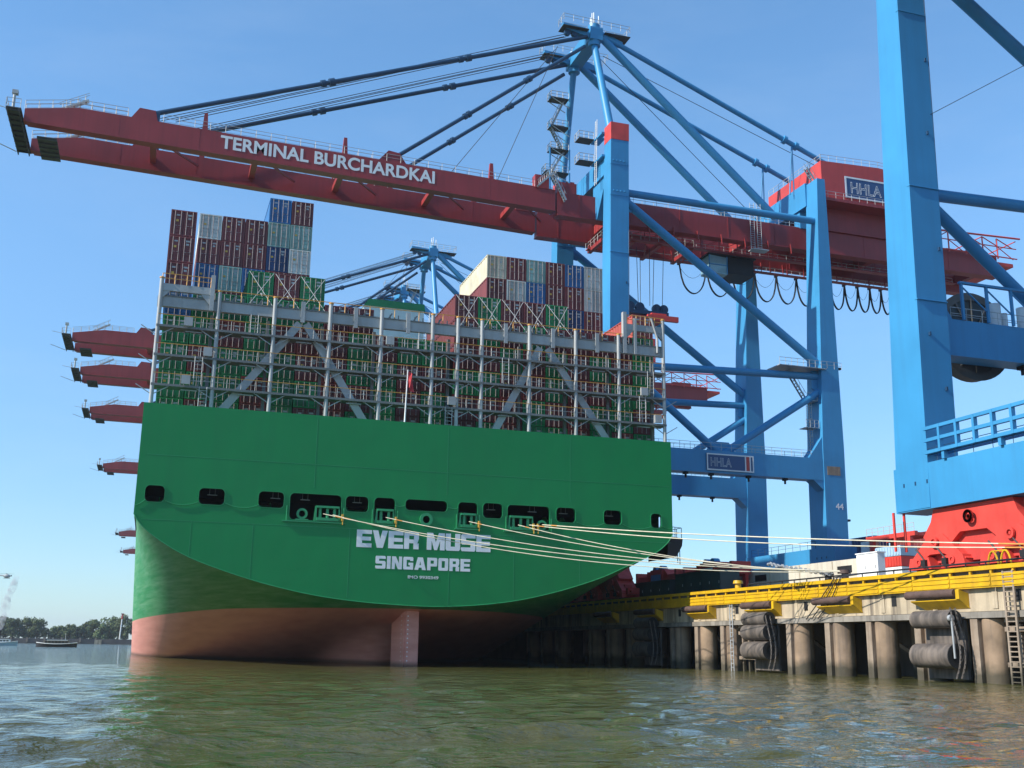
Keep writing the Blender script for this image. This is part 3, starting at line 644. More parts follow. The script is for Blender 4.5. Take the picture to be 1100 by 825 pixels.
                for yy, zz, r in ((y2, 10.3, .42), (y2-1.9, 8.85, .3), (y2+1.9, 8.85, .3), (yc, 11.9, .5)):
                    bl(MB().ring((xa-0.34, yy, zz), 'x', r*0.55, r, 0.16, 16).tube((xa-0.36, yy, zz), (xa-0.1, yy, zz), r*.3, 10), 'pin_cover', 'bright_red', bg)
                for yy in (y2-1.2, y2+1.2): bl(MB().box(xa-0.55, yy-0.25, 8.5, xa-0.2, yy+0.25, 9.0).tube((xa-0.4, yy, 9.0), (xa-0.4, yy+0.9, 9.9), 0.06, 5), 'brake', 'dark', bg)
            w = MB(); w.box(xa+.2, yc-7.9, 8.7, xb-.2, yc-7.2, 9.5); w.tube((xa+.6, yc-7.9, 9.1), (xa+.6, yc-8.5, 9.1), .2, 8); bl(w, 'buffer', 'bright_red')
    s = MB(); s.box(58.3, 135.4, 69.6, 60.7, 156.4, 72.6); s.prism([(136, 69.6), (141.2, 69.6), (141.2, 64), (139.8, 64)], 'x', 58.6, 60.4); s.prism([(156, 69.6), (150.0, 69.6), (150.0, 64), (151.4, 64)], 'x', 58.6, 60.4); bl(s, 'cross_beam', 'crane_blue')
    s = MB(); s.box(93.6, 137.9, 70.4, 95.6, 157, 74.3); s.box(93.9, 140.2, 67.6, 95.3, 141.8, 70.4); s.box(93.9, 149.2, 67.6, 95.3, 150.8, 70.4); bl(s, 'cross_beam', 'crane_blue')
    # apex
    s = MB(); s.box(57.9, 140.2, 94.2, 60.0, 151.0, 96.3)
    for y in (141.2, 149.8):
        s.prism([(53.6, 95.6), (57.9, 94.6), (57.9, 96.1), (53.6, 96.4)], 'y', y-.45, y+.45); s.prism([(60.0, 94.6), (63.6, 94.2), (63.6, 94.9), (60.0, 96.1)], 'y', y-.4, y+.4)
        s.tube((58.9, y, 93.4), (58.9, y, 97.0), 0.95, 14)
    ap = bl(s, 'apex_beam', 'crane_blue')
    for y in (140.0, 148.8): c = MB(); c.rail([(53.4, y, 96.4), (64.5, y, 96.2), (64.5, y+2.4, 96.2), (53.4, y+2.4, 96.4), (53.4, y, 96.4)], 1.1, 1.5, 0.04); bl(c, 'railing', 'rail_grey', ap)
    for x0, y0, x1, y1 in ((53.3, 140.0, 57.6, 142.3), (60.3, 140.0, 64.6, 142.3), (53.3, 148.8, 57.6, 151.1)): bl(MB().box(x0, y0, 95.5, x1, y1, 95.58), 'platform', 'grating', ap)
    for y in (141.2, 149.8):
        for x in (54.4, 55.6): bl(MB().tube((x, y-.3, 95.0), (x, y+.3, 95.0), .55, 14), 'sheave', 'dark_blue', ap)
    c = MB()
    for x, y, h in ((58.5, 141, 2.1), (59.0, 141.5, 2.6), (59.6, 141.0, 1.8), (58.8, 142.4, 2.2)):
        c.box(x-.12, y-.12, 97.0, x+.12, y+.12, 97.0+h*.55); c.tube((x, y, 97+h*.5), (x, y, 97+h), .09, 6)
    bl(c, 'aerial', 'white_paint', ap)
    # hoist ropes between apex and boom
    c = MB()
    zt = 70.7 if raised else 69.2
    for y in (142.3, 143.1, 147.9, 148.7):
        for k, xe in enumerate((2.0, 4.0)): c.tube((54.6, y, 95.4-k*.5), (xe-6, y, zt+k*.2), 0.055, 5)
    c.tube((54.6, 146, 95.4), (44, 146, 68.5), 0.05, 5); c.tube((54.6, 147, 95.4), (36, 147, 68.7), 0.05, 5)
    c.tube((62, 145, 94.5), (104, 142.5, 78.5), 0.05, 5); c.tube((62, 146, 94.5), (92, 147.5, 70), 0.05, 5)
    bl(c, 'rope_set', 'cable')
    # girders
    if boom_up:      # boom folded up out of the way
        for yg in (141.0, 150.0): bl(MB().bar((51, yg, 69.5), (38, yg, 138), 1.6, 3.2), 'raised_boom', 'crane_red')
        for z in (80, 100, 120, 136): bl(MB().box(51-(z-69.5)*.19-.5, 141.85, z, 51-(z-69.5)*.19+.5, 149.15, z+.9), 'tie_beam', 'crane_red')
    for yg in (141.0, 150.0):
        s = MB(); y0, y1 = yg-.62, yg+.62
        s.prism([(-20.4, bt1-1.2), (-14, bt1), (52.2, bt0), (52.2, bt0-3.2), (-14, bt1-2.8), (-20.4, bt1-2.9)], 'y', y0, y1)
        s.prism([(-20.0, bt1-2.9), (-14, bt1-2.8), (52.2, bt0-3.2), (52.2, bt0-3.4), (-20.0, bt1-3.05)], 'y', y0-.12, y1+.12)
        bg = bl(s, 'boom_girder', 'crane_red')
        c = MB()
        for x in np.arange(-9, 52, 10.2): t_ = (x+14)/66.2; zz = bt1+(bt0-bt1)*t_; c.box(x, y0-.012, zz-2.85, x+.09, y0+.01, zz-.02)
        bl(c, 'web_strip', 'crane_red', bg)
        for x in (1.5, 20.5, 42.0): t_ = (x+14)/66.2; zz = bt1+(bt0-bt1)*t_; bl(MB().taper(x, x+.75, yg-.3, yg+.3, zz, x+.15, x+.6, yg-.25, yg+.25, zz+2.6), 'boom_post', 'crane_red', bg)
        t_ = (27+14)/66.2; zz = bt1+(bt0-bt1)*t_; bl(MB().prism([(25.6, zz), (29.6, zz), (28.6, zz+1.5), (27.0, zz+1.7)], 'y', yg-.5, yg+.5), 'stay_anchor', 'crane_red', bg)
        zz = bt1; bl(MB().prism([(-7.6, zz-.2), (-4.2, zz-.3), (-4.6, zz+1.3), (-6.6, zz+1.4)], 'y', yg-.5, yg+.5), 'stay_anchor', 'crane_red', bg)
        c = MB(); rp = [(-20.4, yg, bt1-1.2), (-14, yg, bt1), (52, yg, bt0)]
        for yy in (y0+.1, y1-.1): c.rail([(-20.4, yy, bt1-1.2), (-14, yy, bt1), (-8, yy, bt1-.1)], 1.2, 1.6, .04); c.rail([(-3.5, yy, bt1-.15), (51, yy, bt0)], 1.1, 2.0, .035)
        c.stair((-16.5, yg, bt1-.4), (-13, yg, bt1+1.6), .6, (0, 1, 0)); bl(c, 'railing', 'rail_grey', bg)
        s = MB(); s.box(52.5, y0, 64.2, 132.5, y1, 67.75); s.box(52.5, y0-.2, 63.98, 132.5, y1+.2, 64.2)
        s.box(49, yg-.7, 67.9, 51.2, yg+.7, 70.0); s.box(52.6, yg-.6, 67.75, 55.6, yg+.6, 69.4); fg = bl(s, 'fixed_girder', 'crane_red')
        c = MB()
        for yy in (y0+.1, y1-.1): c.rail([(61, yy, 67.75), (96, yy, 67.75)], 1.1, 2.0, .035)
        bl(c, 'railing', 'rail_grey', fg)
        c = MB()
        for x in np.arange(56, 127, 8.3): c.box(x, y0-.04, 64.2, x+.09, y0+.01, 67.7)
        for x in np.arange(63, 96, 4.1): c.prism([(x, 64.5), (x+.3, 64.5), (x+.15, 62.9)], 'y', y0-.5, y0-.3)
        bl(c, 'stiffener', 'crane_red', fg)
        # hung service walkway under the inner side of the fixed girder
        yi = yg+1.0 if yg < 145 else yg-1.9
        c = MB(); c.box(60.5, yi, 62.5, 125, yi+.9, 62.62)
        for x in np.arange(61, 125, 3.2):
            c.bar((x, yi+.05, 62.6), (x, yi+.05, 64.4), .12, .12); c.bar((x, yi+.05, 62.7), (x+3.2, yi+.05, 64.3), .08, .08)
        bl(c, 'walkway', 'crane_red', fg)
        c = MB(); c.rail([(60.5, yi+.85, 62.6), (125, yi+.85, 62.6)], 1.1, 1.6, .035); bl(c, 'walkway_railing', 'rail_grey', fg)
    for x in (-5.0, 8.5, 20.5, 34.0, 46.5):
        s = MB()
        t_ = (x+14)/66.2; zz = bt1+(bt0-bt1)*t_-1.6; s.box(x, 141.64, zz-.5, x+.8, 149.36, zz+.3)
        s.bar((x+.7, 142, zz-.2), (x+6.5, 149, zz-.2), .25, .25); bl(s, 'tie_beam', 'crane_red')
    for x in (62, 74, 86, 98, 110, 131): bl(MB().box(x, 141.85, 65.5, x+1, 149.15, 67.2), 'tie_beam', 'crane_red')
    c = MB()      # service hoist frames on the rear end of the girders
    for y in (139.5, 151.5):
        for x in (122, 125.5, 129, 132): c.tube((x, y, 67.0), (x, y, 70.6), .12, 6); c.tube((x, y, 70.6), (x+3.2, y, 69.2), .1, 6); c.tube((x, y, 69.2), (x+3.2, y, 67.2), .08, 6)
        c.tube((119, y, 70.6), (137, y, 71.2), .16, 8); c.tube((119, y, 69.2), (136, y, 69.2), .1, 6); c.tube((119, y, 67.4), (136, y, 67.4), .12, 6)
    for x in (122, 129, 136): c.tube((x, 139.5, 70.6), (x, 151.5, 70.6), .1, 6)
    c.box(133, 141, 66.5, 136.5, 150, 67.1); c.box(124, 142.5, 67.75, 129, 148.5, 69.0)
    bl(c, 'service_frame', 'bright_red')
    zt = bt1-3.3
    c = MB(); c.box(-22.4, 138.8, zt+1.2, -20.6, 152.6, zt+1.35)
    for x in (-22.3, -20.9): c.box(x, 138.8, zt+.8, x+.12, 152.6, zt+1.2)
    for y in np.arange(139, 152.5, 1.6): c.box(-22.4, y, zt+.95, -20.6, y+.1, zt+1.2)
    c.box(-18.8, 141.9, zt-.9, -16.4, 149.1, zt-.75)
    for y in np.arange(142, 149, 1.4): c.box(-18.8, y, zt-1.1, -16.4, y+.1, zt-.9)
    tp = bl(c, 'tip_platform', 'grating')
    c = MB(); c.rail([(-22.4, 138.8, zt+1.35), (-22.4, 152.6, zt+1.35)], 1.2, 1.6, .04); c.rail([(-20.7, 138.8, zt+1.35), (-22.4, 138.8, zt+1.35)], 1.2, 1.5, .04)
    c.tube((-21.6, 139.2, zt+1.3), (-21.6, 139.2, zt+3.6), .18, 8); c.box(-21.9, 138.9, zt+3.3, -21.2, 139.6, zt+3.8); c.tube((-22.4, 140, zt+1.6), (-24.4, 139.6, zt+1.8), .05, 5); c.tube((-22.4, 151.5, zt+.8), (-25.5, 150.5, zt+1.6), .07, 5)
    bl(c, 'tip_railing', 'rail_grey', tp)
    # machinery house
    s = MB(); s.prism([(97, 72.2), (117, 72.2), (117, 78.6), (108, 79.3), (97, 78.9)], 'y', 138.2, 154.0); h_ = bl(s, 'machinery_house', 'house_red')
    c = MB(); c.box(95.8, 137.2, 71.7, 118, 155.2, 72.19)
    for y in (140.5, 150.5): c.box(96, y-.5, 67.8, 117.5, y+.5, 71.69)
    bl(c, 'house_floor', 'crane_red', h_)
    c = MB(); c.rail([(97, 138.3, 78.95), (108, 138.3, 79.3), (117, 138.3, 78.6)], 1.1, 1.5, .035); c.rail([(97.1, 138.3, 78.95), (97.1, 154, 78.95)], 1.1, 1.5, .035)
    c.rail([(95.9, 155, 72.2), (95.9, 137.3, 72.2), (118, 137.3, 72.2)], 1.1, 1.5, .035); bl(c, 'railing', 'rail_grey', h_)
    c = MB(); c.stair((95.9, 137.0, 71.9), (93.0, 137.0, 76.2), .8, (0, -1, 0)); bl(c, 'stair', 'galv', h_)
    if main: hhla_sign(root, 101.3, 114.5, 73.1, 76.8, 138.2, True)
    # trolley with cab and hoist ropes
    tx = 64.0
    s = MB()
    for y in (142.6, 148.9): s.box(tx-3, y, 62.9, tx+12, y+.6, 63.6)
    for x in (tx-3, tx+1.5, tx+6, tx+11.4): s.box(x, 142.6, 62.3, x+.6, 149.5, 62.9)
    for x in (tx-1, tx+4, tx+9): s.bar((x, 143, 62.4), (x+2.5, 149, 62.4), .2, .2)
    tr = bl(s, 'trolley', 'crane_red')
    c = MB(); c.rail([(tx-3, 142.5, 62.9), (tx+12, 142.5, 62.9), (tx+12, 149.5, 62.9), (tx-3, 149.5, 62.9), (tx-3, 142.5, 62.9)], 1.1, 1.5, .04); bl(c, 'trolley_railing', 'rail_grey', tr)
    s = MB(); s.mat('glass_blue').prism([(79.6, 60.0), (82.8, 59.7), (83.0, 62.6), (79.8, 62.8)], 'y', 144.4, 147.2)
    s.mat('dark').box(79.5, 144.2, 62.8, 88.0, 148.8, 63.1); s.box(83.1, 144.4, 60.0, 87.6, 148.6, 62.75)
    s.mat('crane_blue')
    for x, y in ((79.6, 144.35), (82.75, 144.35)): s.box(x, y-.06, 59.8, x+.14, y+.04, 62.75)
    s.box(79.6, 144.29, 61.2, 82.9, 144.39, 61.32)
    bl(s, 'operator_cab', None, tr)
    c = MB()
    for x in (65.2, 67.0, 69.2, 71.6):
        for y in (144.2, 147.6): c.tube((x, y, 62.3), (x+.5*(68.5-x)/4, y, 53.0), .05, 5)
    bl(c, 'hoist_rope', 'cable', tr)
    # festoon loops
    xs = [78.5, 83.5, 88.2, 92.6, 96.8, 100.7, 104.2, 107.4, 110.3, 113.0, 115.5, 117.8, 120.0]
    for k, (xa, xb) in enumerate(zip(xs, xs[1:])):
        c = MB(); dp = 5.0-0.05*k
        for off in (0.0, 0.22):
            pts = [(xa+(xb-xa)*t_, 152.3+off, 63.9-dp*(1-(2*t_-1)**2*0.55-(2*t_-1)**8*0.45)) for t_ in np.linspace(0, 1, 15)]
            c.path(pts, .09, 5)
        c.path([(xa+(xb-xa)*t_, 152.8, 63.9-2.2*(1-(2*t_-1)**2)) for t_ in np.linspace(0, 1, 9)], .03, 4)
        c.box(xa-.15, 152.0, 63.7, xa+.15, 152.9, 64.1)
        bl(c, 'festoon_loop', 'cable')
    MB().box(76, 152.2, 64.1, 127, 152.6, 64.3).build('festoon_rail', 'crane_red', root, B)
    # stair tower beside the masts, ladders and platforms
    zl = [68.0, 71.5, 75.5, 79.5, 83.5, 88.5]
    for k, (za, zb) in enumerate(zip(zl, zl[1:])):
        c = MB(); xa, xb = (55.2, 57.4) if k % 2 == 0 else (57.4, 55.2)
        c.stair((xa, 151.2, za), (xb, 151.2, zb), .8, (0, -1, 0)); bl(c, 'stair', 'galv')
        c = MB(); xl_ = 54.0 if k < 2 else 54.9; c.mat('grating').box(xl_, 149.6, zb-.07, 58.0, 151.6, zb); c.mat('rail_grey').rail([(57.9, 151.5, zb), (xl_, 151.5, zb), (xl_, 149.7, zb), (57.9, 149.7, zb)], 1.1, .9, .05)
        c.bar((xl_+.2, 149.7, zb-.1), (58, 149.7, zb-1.6), .1, .1); c.bar((xl_+.2, 151.4, zb-.1), (58, 151.4, zb-1.6), .1, .1)
        for x in (54.6, 57.9): c.mat('crane_blue').box(x-.1, 149.2, zb-3.6 if k < 3 else zb-.6, x+.1, 149.4, zb-.1)
        bl(c, 'landing', None)
    c = MB(); c.ladder((57.6, 137.6, 68.5), (57.8, 137.6, 79.0), .6, (0, 1, 0), .05); bl(c, 'ladder', 'galv')
    for z in (72.4, 76.0): c = MB(); c.mat('grating').box(55.2, 138.3, z, 57.6, 140.2, z+.07); c.mat('rail_grey').rail([(57.5, 138.3, z+.07), (55.2, 138.3, z+.07), (55.2, 140.2, z+.07), (57.5, 140.2, z+.07)], 1.1, .8, .045); c.mat('crane_blue').box(57.6, 137.2, z-.2, 58.9, 139.6, z-.02).box(57.6, 135.4, z-.3, 58.3, 137.3, z-.02); bl(c, 'landing', None)
    c = MB(); c.stair((49.2, 140.0, 67.9), (51.5, 140.0, 70.2), .7, (0, -1, 0)); c.stair((53.6, 140.2, 66.2), (51.6, 140.2, 70.2), .7, (0, -1, 0)); bl(c, 'girder_stair', 'galv'); c = MB(); c.ladder((84.7, 140.0, 62.5), (84.7, 140.0, 70.5), .7, (1, 0, 0), .05); c.ladder((85.9, 140.0, 62.5), (85.9, 140.0, 70.5), .7, (1, 0, 0), .05); c.box(84.2, 138.6, 62.3, 87, 140.1, 62.45); bl(c, 'girder_ladder', 'galv')
    c = MB(); xl = 91.6
    c.stair((xl-3.2, 137, 42.9), (xl-.4, 137, 38.6), .8, (0, 1, 0)); c.box(xl-6.2, 134.6, 42.9, xl+1.8, 138.2, 43.02); c.rail([(xl-6.2, 134.6, 43), (xl+1.9, 134.6, 43), (xl+4.4, 134.6, 43)], 1.1, 1.0, .04)
    c.box(xl-.9, 136.0, 38.2, xl+.9, 138.4, 38.32); c.rail([(xl-.9, 136.0, 38.3), (xl+.9, 136.0, 38.3)], 1.1, .8, .04)
    c.ladder((xl-.2, 136.2, 29.5), (xl-.1, 136.2, 38.2), .6, (0, 1, 0), .045); c.ladder((xl-.7, 136.2, 29.5), (xl-.6, 136.2, 38.2), .6, (0, 1, 0), .045)
    for z in np.arange(31, 38, 0.9): c.box(xl-.75, 136.1, z, xl-.1, 136.2, z+.05)
    c.box(xl-1.6, 135.6, 34.0, xl+.6, 137.4, 34.1); c.rail([(xl-1.6, 135.6, 34.1), (xl+.6, 135.6, 34.1)], 1.1, .7, .04); bl(c, 'leg_stair', 'galv')
    c = MB()
    for z in (20.5, 43.5): c.box(95.75, 136.0, z, 97.0, 136.5, z+.3)
    bl(c, 'leg_lamp', 'dark')
    if main:
        hhla_sign(root, 73.1, 80.6, 26.55, 28.95, 135.12, True)
        text_part('girder_lettering', 'TERMINAL BURCHARDKAI', 4.0, 33.8, 66.18, 68.12, 140.352, 'white_paint', root, B, offset=0.026, ext=0.004)
        # the writing follows the slope of the raised boom
        for o in [k_ for k_ in root.children if k_.name.startswith('girder_lettering')]:
            for v in o.data.vertices: v.co.z += 0.62-(v.co.x+CB[0]-4.0)*0.0234
        text_part('crane_number', '44', 93.9, 95.2, 22.0, 22.9, 134.98, 'white_paint', root, B, offset=0.01)
        c = MB(); c.box(92.8, 134.96, 27.0, 95.0, 134.995, 28.3); bl(c, 'faded_plate', 'timber')
c44 = empty('gantry_crane', CB, 'blue and red quay crane with white lettering on its boom over the ship', 'crane', 'quay cranes along the terminal')
build_crane(c44, True, True)
nc = empty('gantry_crane', CB, 'nearest quay crane, its tall blue leg and red wheels at the right edge', 'crane', 'quay cranes along the terminal')
build_crane(nc, True, False, True)
# extra machinery on the nearest crane's portal: cable reel, walkway, latticed gangway
FY = FR[1]
c = MB(); rx, rz = 66.9, 29.0; ry_ = 138.3+FY; c.ring((rx, ry_, rz), 'y', 1.2, 3.9, 1.0, 44); c.ring((rx, ry_-.6, rz), 'y', 3.3, 4.0, .12, 44); c.tube((rx, ry_-1.0, rz), (rx, ry_+.6, rz), 1.0, 20)
for k in range(12): a = k*math.pi/6; c.bar((rx+1.0*math.cos(a), ry_-.62, rz+1.0*math.sin(a)), (rx+3.4*math.cos(a), ry_-.62, rz+3.4*math.sin(a)), .1, .16)
c.build('cable_reel', 'reel_grey', nc, CB)
c = MB()
for x in np.arange(63.5, 92, 2.6): c.box(x, 134.9+FY, 29.4, x+.22, 135.1+FY, 32.6); c.bar((x, 135+FY, 32.5), (x+2.6, 135+FY, 30.4), .1, .1)
c.box(63.4, 134.85+FY, 32.6, 92, 135.15+FY, 32.8); c.build('equipment_frame', 'crane_blue', nc, CB)
c = MB()
for x in np.arange(68, 90, 3.1): c.tube((x, 136.2+FY, 29.5), (x, 136.2+FY, 31.6), .55, 12); c.tube((x+1.3, 136.6+FY, 29.5), (x+1.3, 136.6+FY, 31.0), .35, 12)
c.build('insulator', 'white_paint', nc, CB)
g = MB(); gz0, gz1 = 17.5, 19.5; x_ = 57.0
for z in (17.1, 18.05, 19.0): g.box(x_, 138.0, z, x_+.3, 155.0, z+.26)
for y in list(np.arange(138.0, 155.1, 1.9)): g.box(x_-.02, y-.12, 17.1, x_+.32, y+.12, 19.26)
g.box(x_+.3, 138, 17.1, x_+1.5, 155, 17.2)
for y in (141, 147, 153): g.box(x_+.1, y-.15, 16.5, x_+.5, y+.15, 17.1)
g.build('latticed_gangway', 'crane_blue', nc, CB)
c = MB(); c.tube((60.4, 155.0, 47.0), (82, 155.0, 60.5), .03, 5); c.build('guy_wire', 'cable', nc, CB)
MB().box(75.3, 154.6, 57.2, 76.0, 155.4, 59.2).tube((75.7, 154.6, 60.6), (75.7, 155.4, 60.6), .7, 14).tube((75.7, 155, 59.2), (75.7, 155, 60.6), .15, 6).build('service_hoist', 'bright_red', nc, CB)
c = MB()
for k, xx in enumerate((56.6, 57.6)): c.box(xx, 155.6-.0+FY-18.7, 9.8, xx+.12, 155.8+FY-18.7, 12.9)
c.build('hanger_rod', 'bright_red', nc, CB)
for k in list(nc.children):      # its boom stands raised, so nothing of the lowered boom is kept
    n_ = k.name.split('.')[0]
    if n_ in ('boom_girder', 'tip_platform', 'forestay', 'rope_set') or (n_ == 'tie_beam' and max(v.co.x for v in k.data.vertices) < -20 and max(v.co.z for v in k.data.vertices) < 62):
        for g_ in list(k.children): bpy.data.objects.remove(g_)
        bpy.data.objects.remove(k)
nc.location.y = CB[1]-85.1
# level-boom cranes further along the quay
c2 = empty('gantry_crane', CB, 'second quay crane, its blue mast top seen beside the cream container', 'crane', 'quay cranes along the terminal')
build_crane(c2, False, False)
for x0, x1, z0 in ((84, 100, 59.6), (103, 121, 60.4)):
    c = MB(); c.box(x0, 142.0, z0, x1, 149.0, z0+.5)
    for x in np.arange(x0, x1, 2.6):
        for y in (142.0, 148.8): c.bar((x, y, z0+.4), (x, y, 64.0), .16, .16); c.bar((x, y, z0+.6), (x+2.4, y, 63.6), .1, .1)
    c.box(x0+3, 143.5, z0+.5, x1-4, 147.5, z0+2.4); c.build('service_platform', 'crane_red', c2, CB)
LB = ['third quay crane along the terminal, its boom tip second from top left of the ship', 'fourth quay crane, its red boom tip just above the green stern corner',
      'fifth quay crane along the terminal, red boom tip lowest of the four large ones', 'sixth quay crane along the terminal, small red tip low beside the stern', 'farthest quay crane, tiny red boom tip just above the far trees']
for off, l in zip((134.5, 183, 289, 561, 703), LB):
    k = copy_tree(c2); k['label'] = l; k.location.y = CB[1]+off
c2.location.y = CB[1]+103.0
# spreader hanging from the lettered crane
sb = (68.6, 146, 49.5); t = empty('spreader', sb, 'dark blue headblock with sheaves hanging on thin ropes above the right end of the ship', 'spreader')
c = MB(); c.box(65.2, 143.6, 51.4, 72.0, 148.2, 52.0)
for x in (65.8, 67.4, 70.2, 71.4):
    for y in (144.2, 147.6): c.tube((x, y-.25, 52.6), (x, y+.25, 52.6), .72, 18); c.box(x-.2, y-.35, 51.9, x+.2, y+.35, 53.1)
c.build('headblock', 'dark_blue', t, sb)
c = MB(); c.box(67.4, 140.0, 49.6, 69.8, 152.0, 50.5)
for y in (139.6, 152.0): c.box(66.6, y, 49.3, 71.6, y+.5, 50.1)
c.box(67.6, 144.6, 50.5, 69.6, 147.2, 51.4)
c.build('spreader_frame', 'bright_red', t, sb)
# containers stacked on the terminal far right behind the wall, added after the container builder

# ------------------------------------------------------------------ container ship
XL, XR, YT, ZT = -1.9, 51.5, 103.0, 23.4
XC = (XL+XR)/2
SB = (XC, 200.0, 0.0)
ship = empty('container_ship', SB, 'huge green container ship seen from its flat stern, red below, moored at the quay', 'ship')
CH = [(-1.9, 13.2), (-1.1, 12.1), (0.8, 10.7), (3.3, 9.4), (7.1, 8.1), (10.9, 7.1), (14.8, 6.35), (18.8, 5.9), (22.8, 5.68), (26.3, 5.62), (30.4, 5.85), (34.5, 6.4), (38.8, 7.4), (43.2, 8.8), (46.2, 10.1), (49.3, 11.5), (50.8, 12.6), (51.5, 13.6)]
def smooth_curve(P, n):
    xs = np.array([p[0] for p in P]); zs = np.array([p[1] for p in P]); t = np.arange(len(P), dtype=float)
    tt = np.linspace(0, len(P)-1, n); out = []
    def cr(a, i, u):
        p0, p1, p2, p3 = a[max(i-1, 0)], a[i], a[min(i+1, len(a)-1)], a[min(i+2, len(a)-1)]
        return 0.5*((2*p1)+(-p0+p2)*u+(2*p0-5*p1+4*p2-p3)*u*u+(-p0+3*p1-3*p2+p3)*u**3)
    for q_ in tt:
        i = min(int(q_), len(P)-2); u = q_-i; out.append((cr(xs, i, u), cr(zs, i, u)))
    return out
CHS = smooth_curve(CH, 70)
def build_hull():
    ysr = np.concatenate([np.arange(0, 90, 1.6), np.array([95, 105, 150, 250, 365.])])
    rows = []
    for g in ysr:
        row = []
        for x, z in CHS:
            e = abs(x-XC)/26.7
            sl = 0.185+0.04*e**4
            row.append((x, YT+g, max(z+6.0*math.exp(-(x+1.9)/1.7)*min(1, g/24)+6.0*math.exp(-(51.5-x)/1.7)*min(1, g/24)-sl*g*(1-0.0008*g)-0.62*max(0, g-9.6)*math.exp(-((x-24.5)/2.4)**2), -6)))
        rows.append(row)
    mb = MB(); n = len(CHS); pts = [p for r in rows for p in r]; fs = []
    for i in range(len(rows)-1):
        for j in range(n-1): a = i*n+j; fs.append((a, a+1, a+n+1, a+n))
    mb.poly(pts, fs)
    # sides, with a gap in the starboard and port plating where the mooring deck opens
    for col, X in ((0, XL), (n-1, XR)):
        for i in range(len(rows)-1):
            y0, y1 = rows[i][col][1], rows[i+1][col][1]; z0, z1 = rows[i][col][2], rows[i+1][col][2]
            if i in (1,):
                mb.poly([(X, y0, z0), (X, y1, z1), (X, y1, 14.25), (X, y0, 14.25)], [(0, 1, 2, 3)])
                mb.poly([(X, y0, 15.75), (X, y1, 15.75), (X, y1, ZT), (X, y0, ZT)], [(0, 1, 2, 3)])
            else: mb.poly([(X, y0, min(z0, ZT)), (X, y1, min(z1, ZT)), (X, y1, ZT), (X, y0, ZT)], [(0, 1, 2, 3)])
    mb.poly([(XL, YT+.1, ZT-.2), (XR, YT+.1, ZT-.2), (XR, YT+365, ZT-.2), (XL, YT+365, ZT-.2)], [(0, 1, 2, 3)])
    mb.poly([(XL, YT+365, -6), (XR, YT+365, -6), (XR, YT+365, ZT), (XL, YT+365, ZT)], [(0, 1, 2, 3)])
    o = mb.build('hull', 'hull_paint', ship, SB)
    me = o.data
    bm = bmesh.new(); bm.from_mesh(me); bmesh.ops.remove_doubles(bm, verts=bm.verts, dist=0.001); bmesh.ops.recalc_face_normals(bm, faces=bm.faces); bm.to_mesh(me); bm.free()
    sm = [abs(p.normal.z) > 0.05 and p.normal.z < 0.99 for p in me.polygons]
    me.polygons.foreach_set('use_smooth', sm)
    return o
hull = build_hull()
# transom plate with its mooring openings
OPEN = [(-1.1, 0.6, 14.3, 15.8), (3.6, 5.9, 14.3, 15.8), (8.95, 11.3, 14.3, 15.8), (11.85, 16.7, 13.3, 15.8), (17.1, 19.3, 14.3, 15.8), (19.85, 21.9, 13.35, 15.8), (22.9, 27.1, 14.72, 15.8),
        (28.2, 30.2, 13.35, 15.8), (30.75, 32.8, 14.35, 15.85), (33.3, 37.8, 13.3, 15.8), (38.5, 40.6, 14.3, 15.8), (43.7, 45.7, 14.3, 15.8), (49.0, 50.25, 14.2, 15.7)]
CHOCKS = [(24.4, 25.6, 13.5, 14.3)]
def rrect(x0, x1, z0, z1, r, n=6):
    out = []
    for cx, cz, a0 in ((x1-r, z1-r, 0), (x0+r, z1-r, 90), (x0+r, z0+r, 180), (x1-r, z0+r, 270)):
        for k in range(n+1): a = R(a0+90*k/n); out.append((cx+r*math.cos(a), cz+r*math.sin(a)))
    return out
def plate(loops, ext):
    cu = bpy.data.curves.new('plate', 'CURVE'); cu.dimensions = '2D'; cu.fill_mode = 'BOTH'; cu.extrude = ext
    for lp in loops:
        sp = cu.splines.new('POLY'); sp.points.add(len(lp)-1); sp.use_cyclic_u = True
        for p, (u, w) in zip(sp.points, lp): p.co = (u, w, 0, 1)
    return curve_mesh(cu, 'plate')
outer = list(CHS)+[(XR, ZT), (XL, ZT)]
loops = [outer]+[rrect(a, b, c, d, 0.42) for a, b, c, d in OPEN]+[rrect(a, b, c, d, 0.38) for a, b, c, d in CHOCKS]
def plate_part(name, lps, y, th, m_, parent):
    me = plate(lps, th/2)
    for v in me.vertices: x, z, e = v.co; v.co = (x-SB[0], y+th/2-e-SB[1], z-SB[2])
    me.materials.clear(); me.materials.append(M[m_]); me.name = name; me.update()
    o = bpy.data.objects.new(name, me); COL.objects.link(o); o.parent = parent; return o
tr = plate_part('transom', loops, YT-0.05, 0.35, 'transom_paint', ship)
def P(mb, name, m_=None, par=ship, smooth=False): return mb.build(name, m_, par, SB, smooth)
c = MB(); c.path([(x, YT-.05, z+.02) for x, z in CHS], .04, 6); P(c, 'chine_bead', 'green_light', tr)
for (a, b, z0, z1) in OPEN:
    r_ = plate_part('port_rim', [rrect(a-.05, b+.05, z0-.05, z1+.05, .46), rrect(a+.01, b-.01, z0+.01, z1-.01, .42)], YT-.11, .1, 'green_paint', tr)
for x, z0, z1 in ((3.1, 9.6, 12.68), (8.6, 7.8, 12.68), (17.6, 6.3, 12.68), (27.4, 5.8, 10.9), (34.0, 6.5, 12.68), (41.0, 8.2, 12.68), (14.0, 16.4, 23.2), (27.0, 16.4, 23.2), (40.0, 16.4, 23.2)): P(MB().box(x, YT-.062, z0, x+.045, YT-.048, z1), 'weld_seam', 'seam_green', tr)
